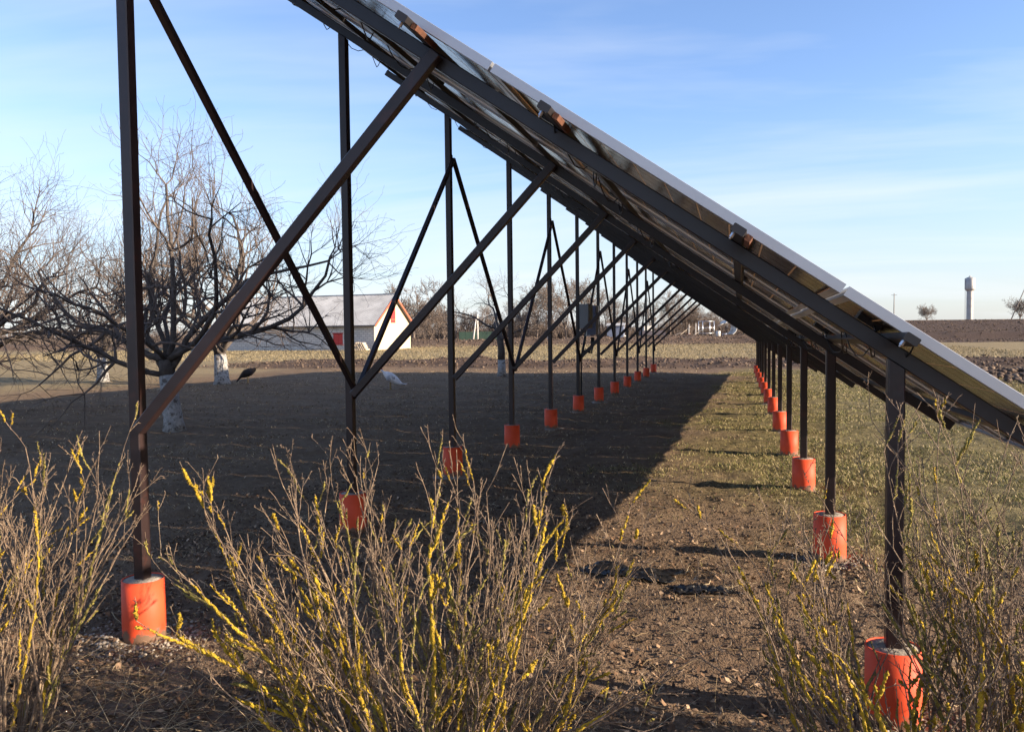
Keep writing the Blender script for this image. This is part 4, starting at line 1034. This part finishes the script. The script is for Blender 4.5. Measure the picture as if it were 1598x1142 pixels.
# stones and clods: jittered lumps joined as one mass
t_ = (1 + 5 ** .5) / 2
ICO_V = np.array([(-1, t_, 0), (1, t_, 0), (-1, -t_, 0), (1, -t_, 0), (0, -1, t_), (0, 1, t_), (0, -1, -t_), (0, 1, -t_), (t_, 0, -1), (t_, 0, 1), (-t_, 0, -1), (-t_, 0, 1)]) / 1.9
ICO_F = np.array([(0, 11, 5), (0, 5, 1), (0, 1, 7), (0, 7, 10), (0, 10, 11), (1, 5, 9), (5, 11, 4), (11, 10, 2), (10, 7, 6), (7, 1, 8), (3, 9, 4), (3, 4, 2), (3, 2, 6), (3, 6, 8), (3, 8, 9), (4, 9, 5), (2, 4, 11), (6, 2, 10), (8, 6, 7), (9, 8, 1)])
def lumps(name, label, cat, X, Y, S, material, sink=.25, flat=.7):
    n = len(X); V = ICO_V[None] * (1 + rng.uniform(-.32, .32, (n, 12, 1))) * S[:, None, None] * rng.uniform(.7, 1.2, (n, 1, 3))
    a = rng.uniform(0, 6.283, n); c, s = np.cos(a)[:, None], np.sin(a)[:, None]
    V = np.stack([V[..., 0] * c - V[..., 1] * s, V[..., 0] * s + V[..., 1] * c, V[..., 2] * flat], -1)
    V += np.stack([X, Y, gh(X, Y) + S * (flat - sink) * .6], -1)[:, None, :]
    F = (ICO_F[None] + (np.arange(n) * 12)[:, None, None]).reshape(-1, 3)
    rn = np.repeat(rng.random(n), 12); A = np.stack([rn, rn, rn, np.ones_like(rn)], -1)
    o = link(name, np_mesh(name, V.reshape(-1, 3), F, material, False, {'rnd': A})); tag(o, label, cat, kind='stuff')
X, Y = pick(9000, -32, 16, 31.5, 42.5, lambda x, y: zones(x, y)[2], near=False)
lumps('soil_clods', 'dark clods of the turned strip beyond the array', 'soil', X, Y, rng.uniform(.02, .09, len(X)) * rng.uniform(.4, 1, len(X)), M['clod'])
X, Y = pick(2600, 5, 14, 23, 31, lambda x, y: np.clip(zones(x, y)[2], 0, 1), near=False)
lumps('dug_soil', 'dug dark soil in a patch right of the panels', 'soil', X, Y, rng.uniform(.02, .12, len(X)), M['clod'])
ZZ = rng.uniform(82, 100, 7000); XX = rng.uniform(-22, 32, 7000)
X = XX * _cy - ZZ * _sy; Y = XX * _sy + ZZ * _cy
lumps('bank_clods', 'rough earth and rubble along the far bank', 'soil', X, Y, rng.uniform(.03, .15, 7000) * rng.uniform(.4, 1, 7000), M['clod'])
X = rng.uniform(6, 70, 9000); Y = rng.uniform(87, 152, 9000); k_ = zones(X, Y)[2] > .4; X, Y = X[k_], Y[k_]
lumps('plough_clods', 'coarse clods over the dark ploughed rise', 'soil', X, Y, rng.uniform(.04, .16, len(X)) * rng.uniform(.4, 1, len(X)), M['clod'])
X, Y = pick(16000, -4, 2.6, 2.2, 9, lambda x, y: .75 * (1 - zones(x, y)[0]), near=True)
lumps('earth_crumbs', 'small crumbs of earth over the trodden ground', 'soil', X, Y, rng.uniform(.003, .014, len(X)), M['clod'])
for (x, y, n, sp, lab) in ((XL, Y0, 900, .17, 'pale rubble heaped round the closest left footing'), (XR, Y0 + SP, 380, .11, 'pale rubble round the second right footing'), (XR, Y0, 340, .12, 'pale rubble round the closest right footing')):
    rr = PIPE_R + np.abs(rng.normal(0.02, sp, n)); a = rng.uniform(0, 6.283, n); 
    lumps('rubble', lab, 'rubble', x + rr * np.cos(a), y - .03 + rr * np.sin(a) * .9, rng.uniform(.003, .013, n), M['stone'])

# ------------------------------------------------------------------ crumpled black plastic on the earth
def crumple(label, cx, cy, w, h, seed):
    n = 34; u, v = np.meshgrid(np.linspace(-1, 1, n), np.linspace(-1, 1, n))
    a = np.arctan2(v, u); edge = 1 + .22 * np.sin(3 * a + seed) + .13 * np.sin(7 * a + seed * 2)
    x = cx + u * w * edge; y = cy + v * h * edge
    z = gh(x, y) + .008 + .05 * np.abs(vnoise(u * 3.5 + seed, v * 3.5, seed)) * (1.05 - np.maximum(np.abs(u), np.abs(v))) ** .5 + .016 * np.abs(vnoise(u * 9, v * 9, seed + 1))
    V = np.stack([x, y, z], -1).reshape(-1, 3); i = (np.arange(n - 1)[:, None] * n + np.arange(n - 1)[None]).ravel()
    o = link('plastic_sheet', np_mesh('plastic_sheet', V, np.stack([i, i + 1, i + 1 + n, i + n], -1), M['film'], False)); tag(o, label, 'plastic sheet')
    so = o.modifiers.new('thick', 'SOLIDIFY'); so.thickness = .0015
M['film'] = mat('black_film', (0.012, 0.012, 0.014), .32, bump=.5, bscale=35)
crumple('crumpled black plastic film lying on the earth right of the middle shrub', -0.62, 5.02, .26, .13, 5)
crumple('narrow strip of black plastic film lying beside the crumpled film', -0.20, 4.72, .17, .03, 8)
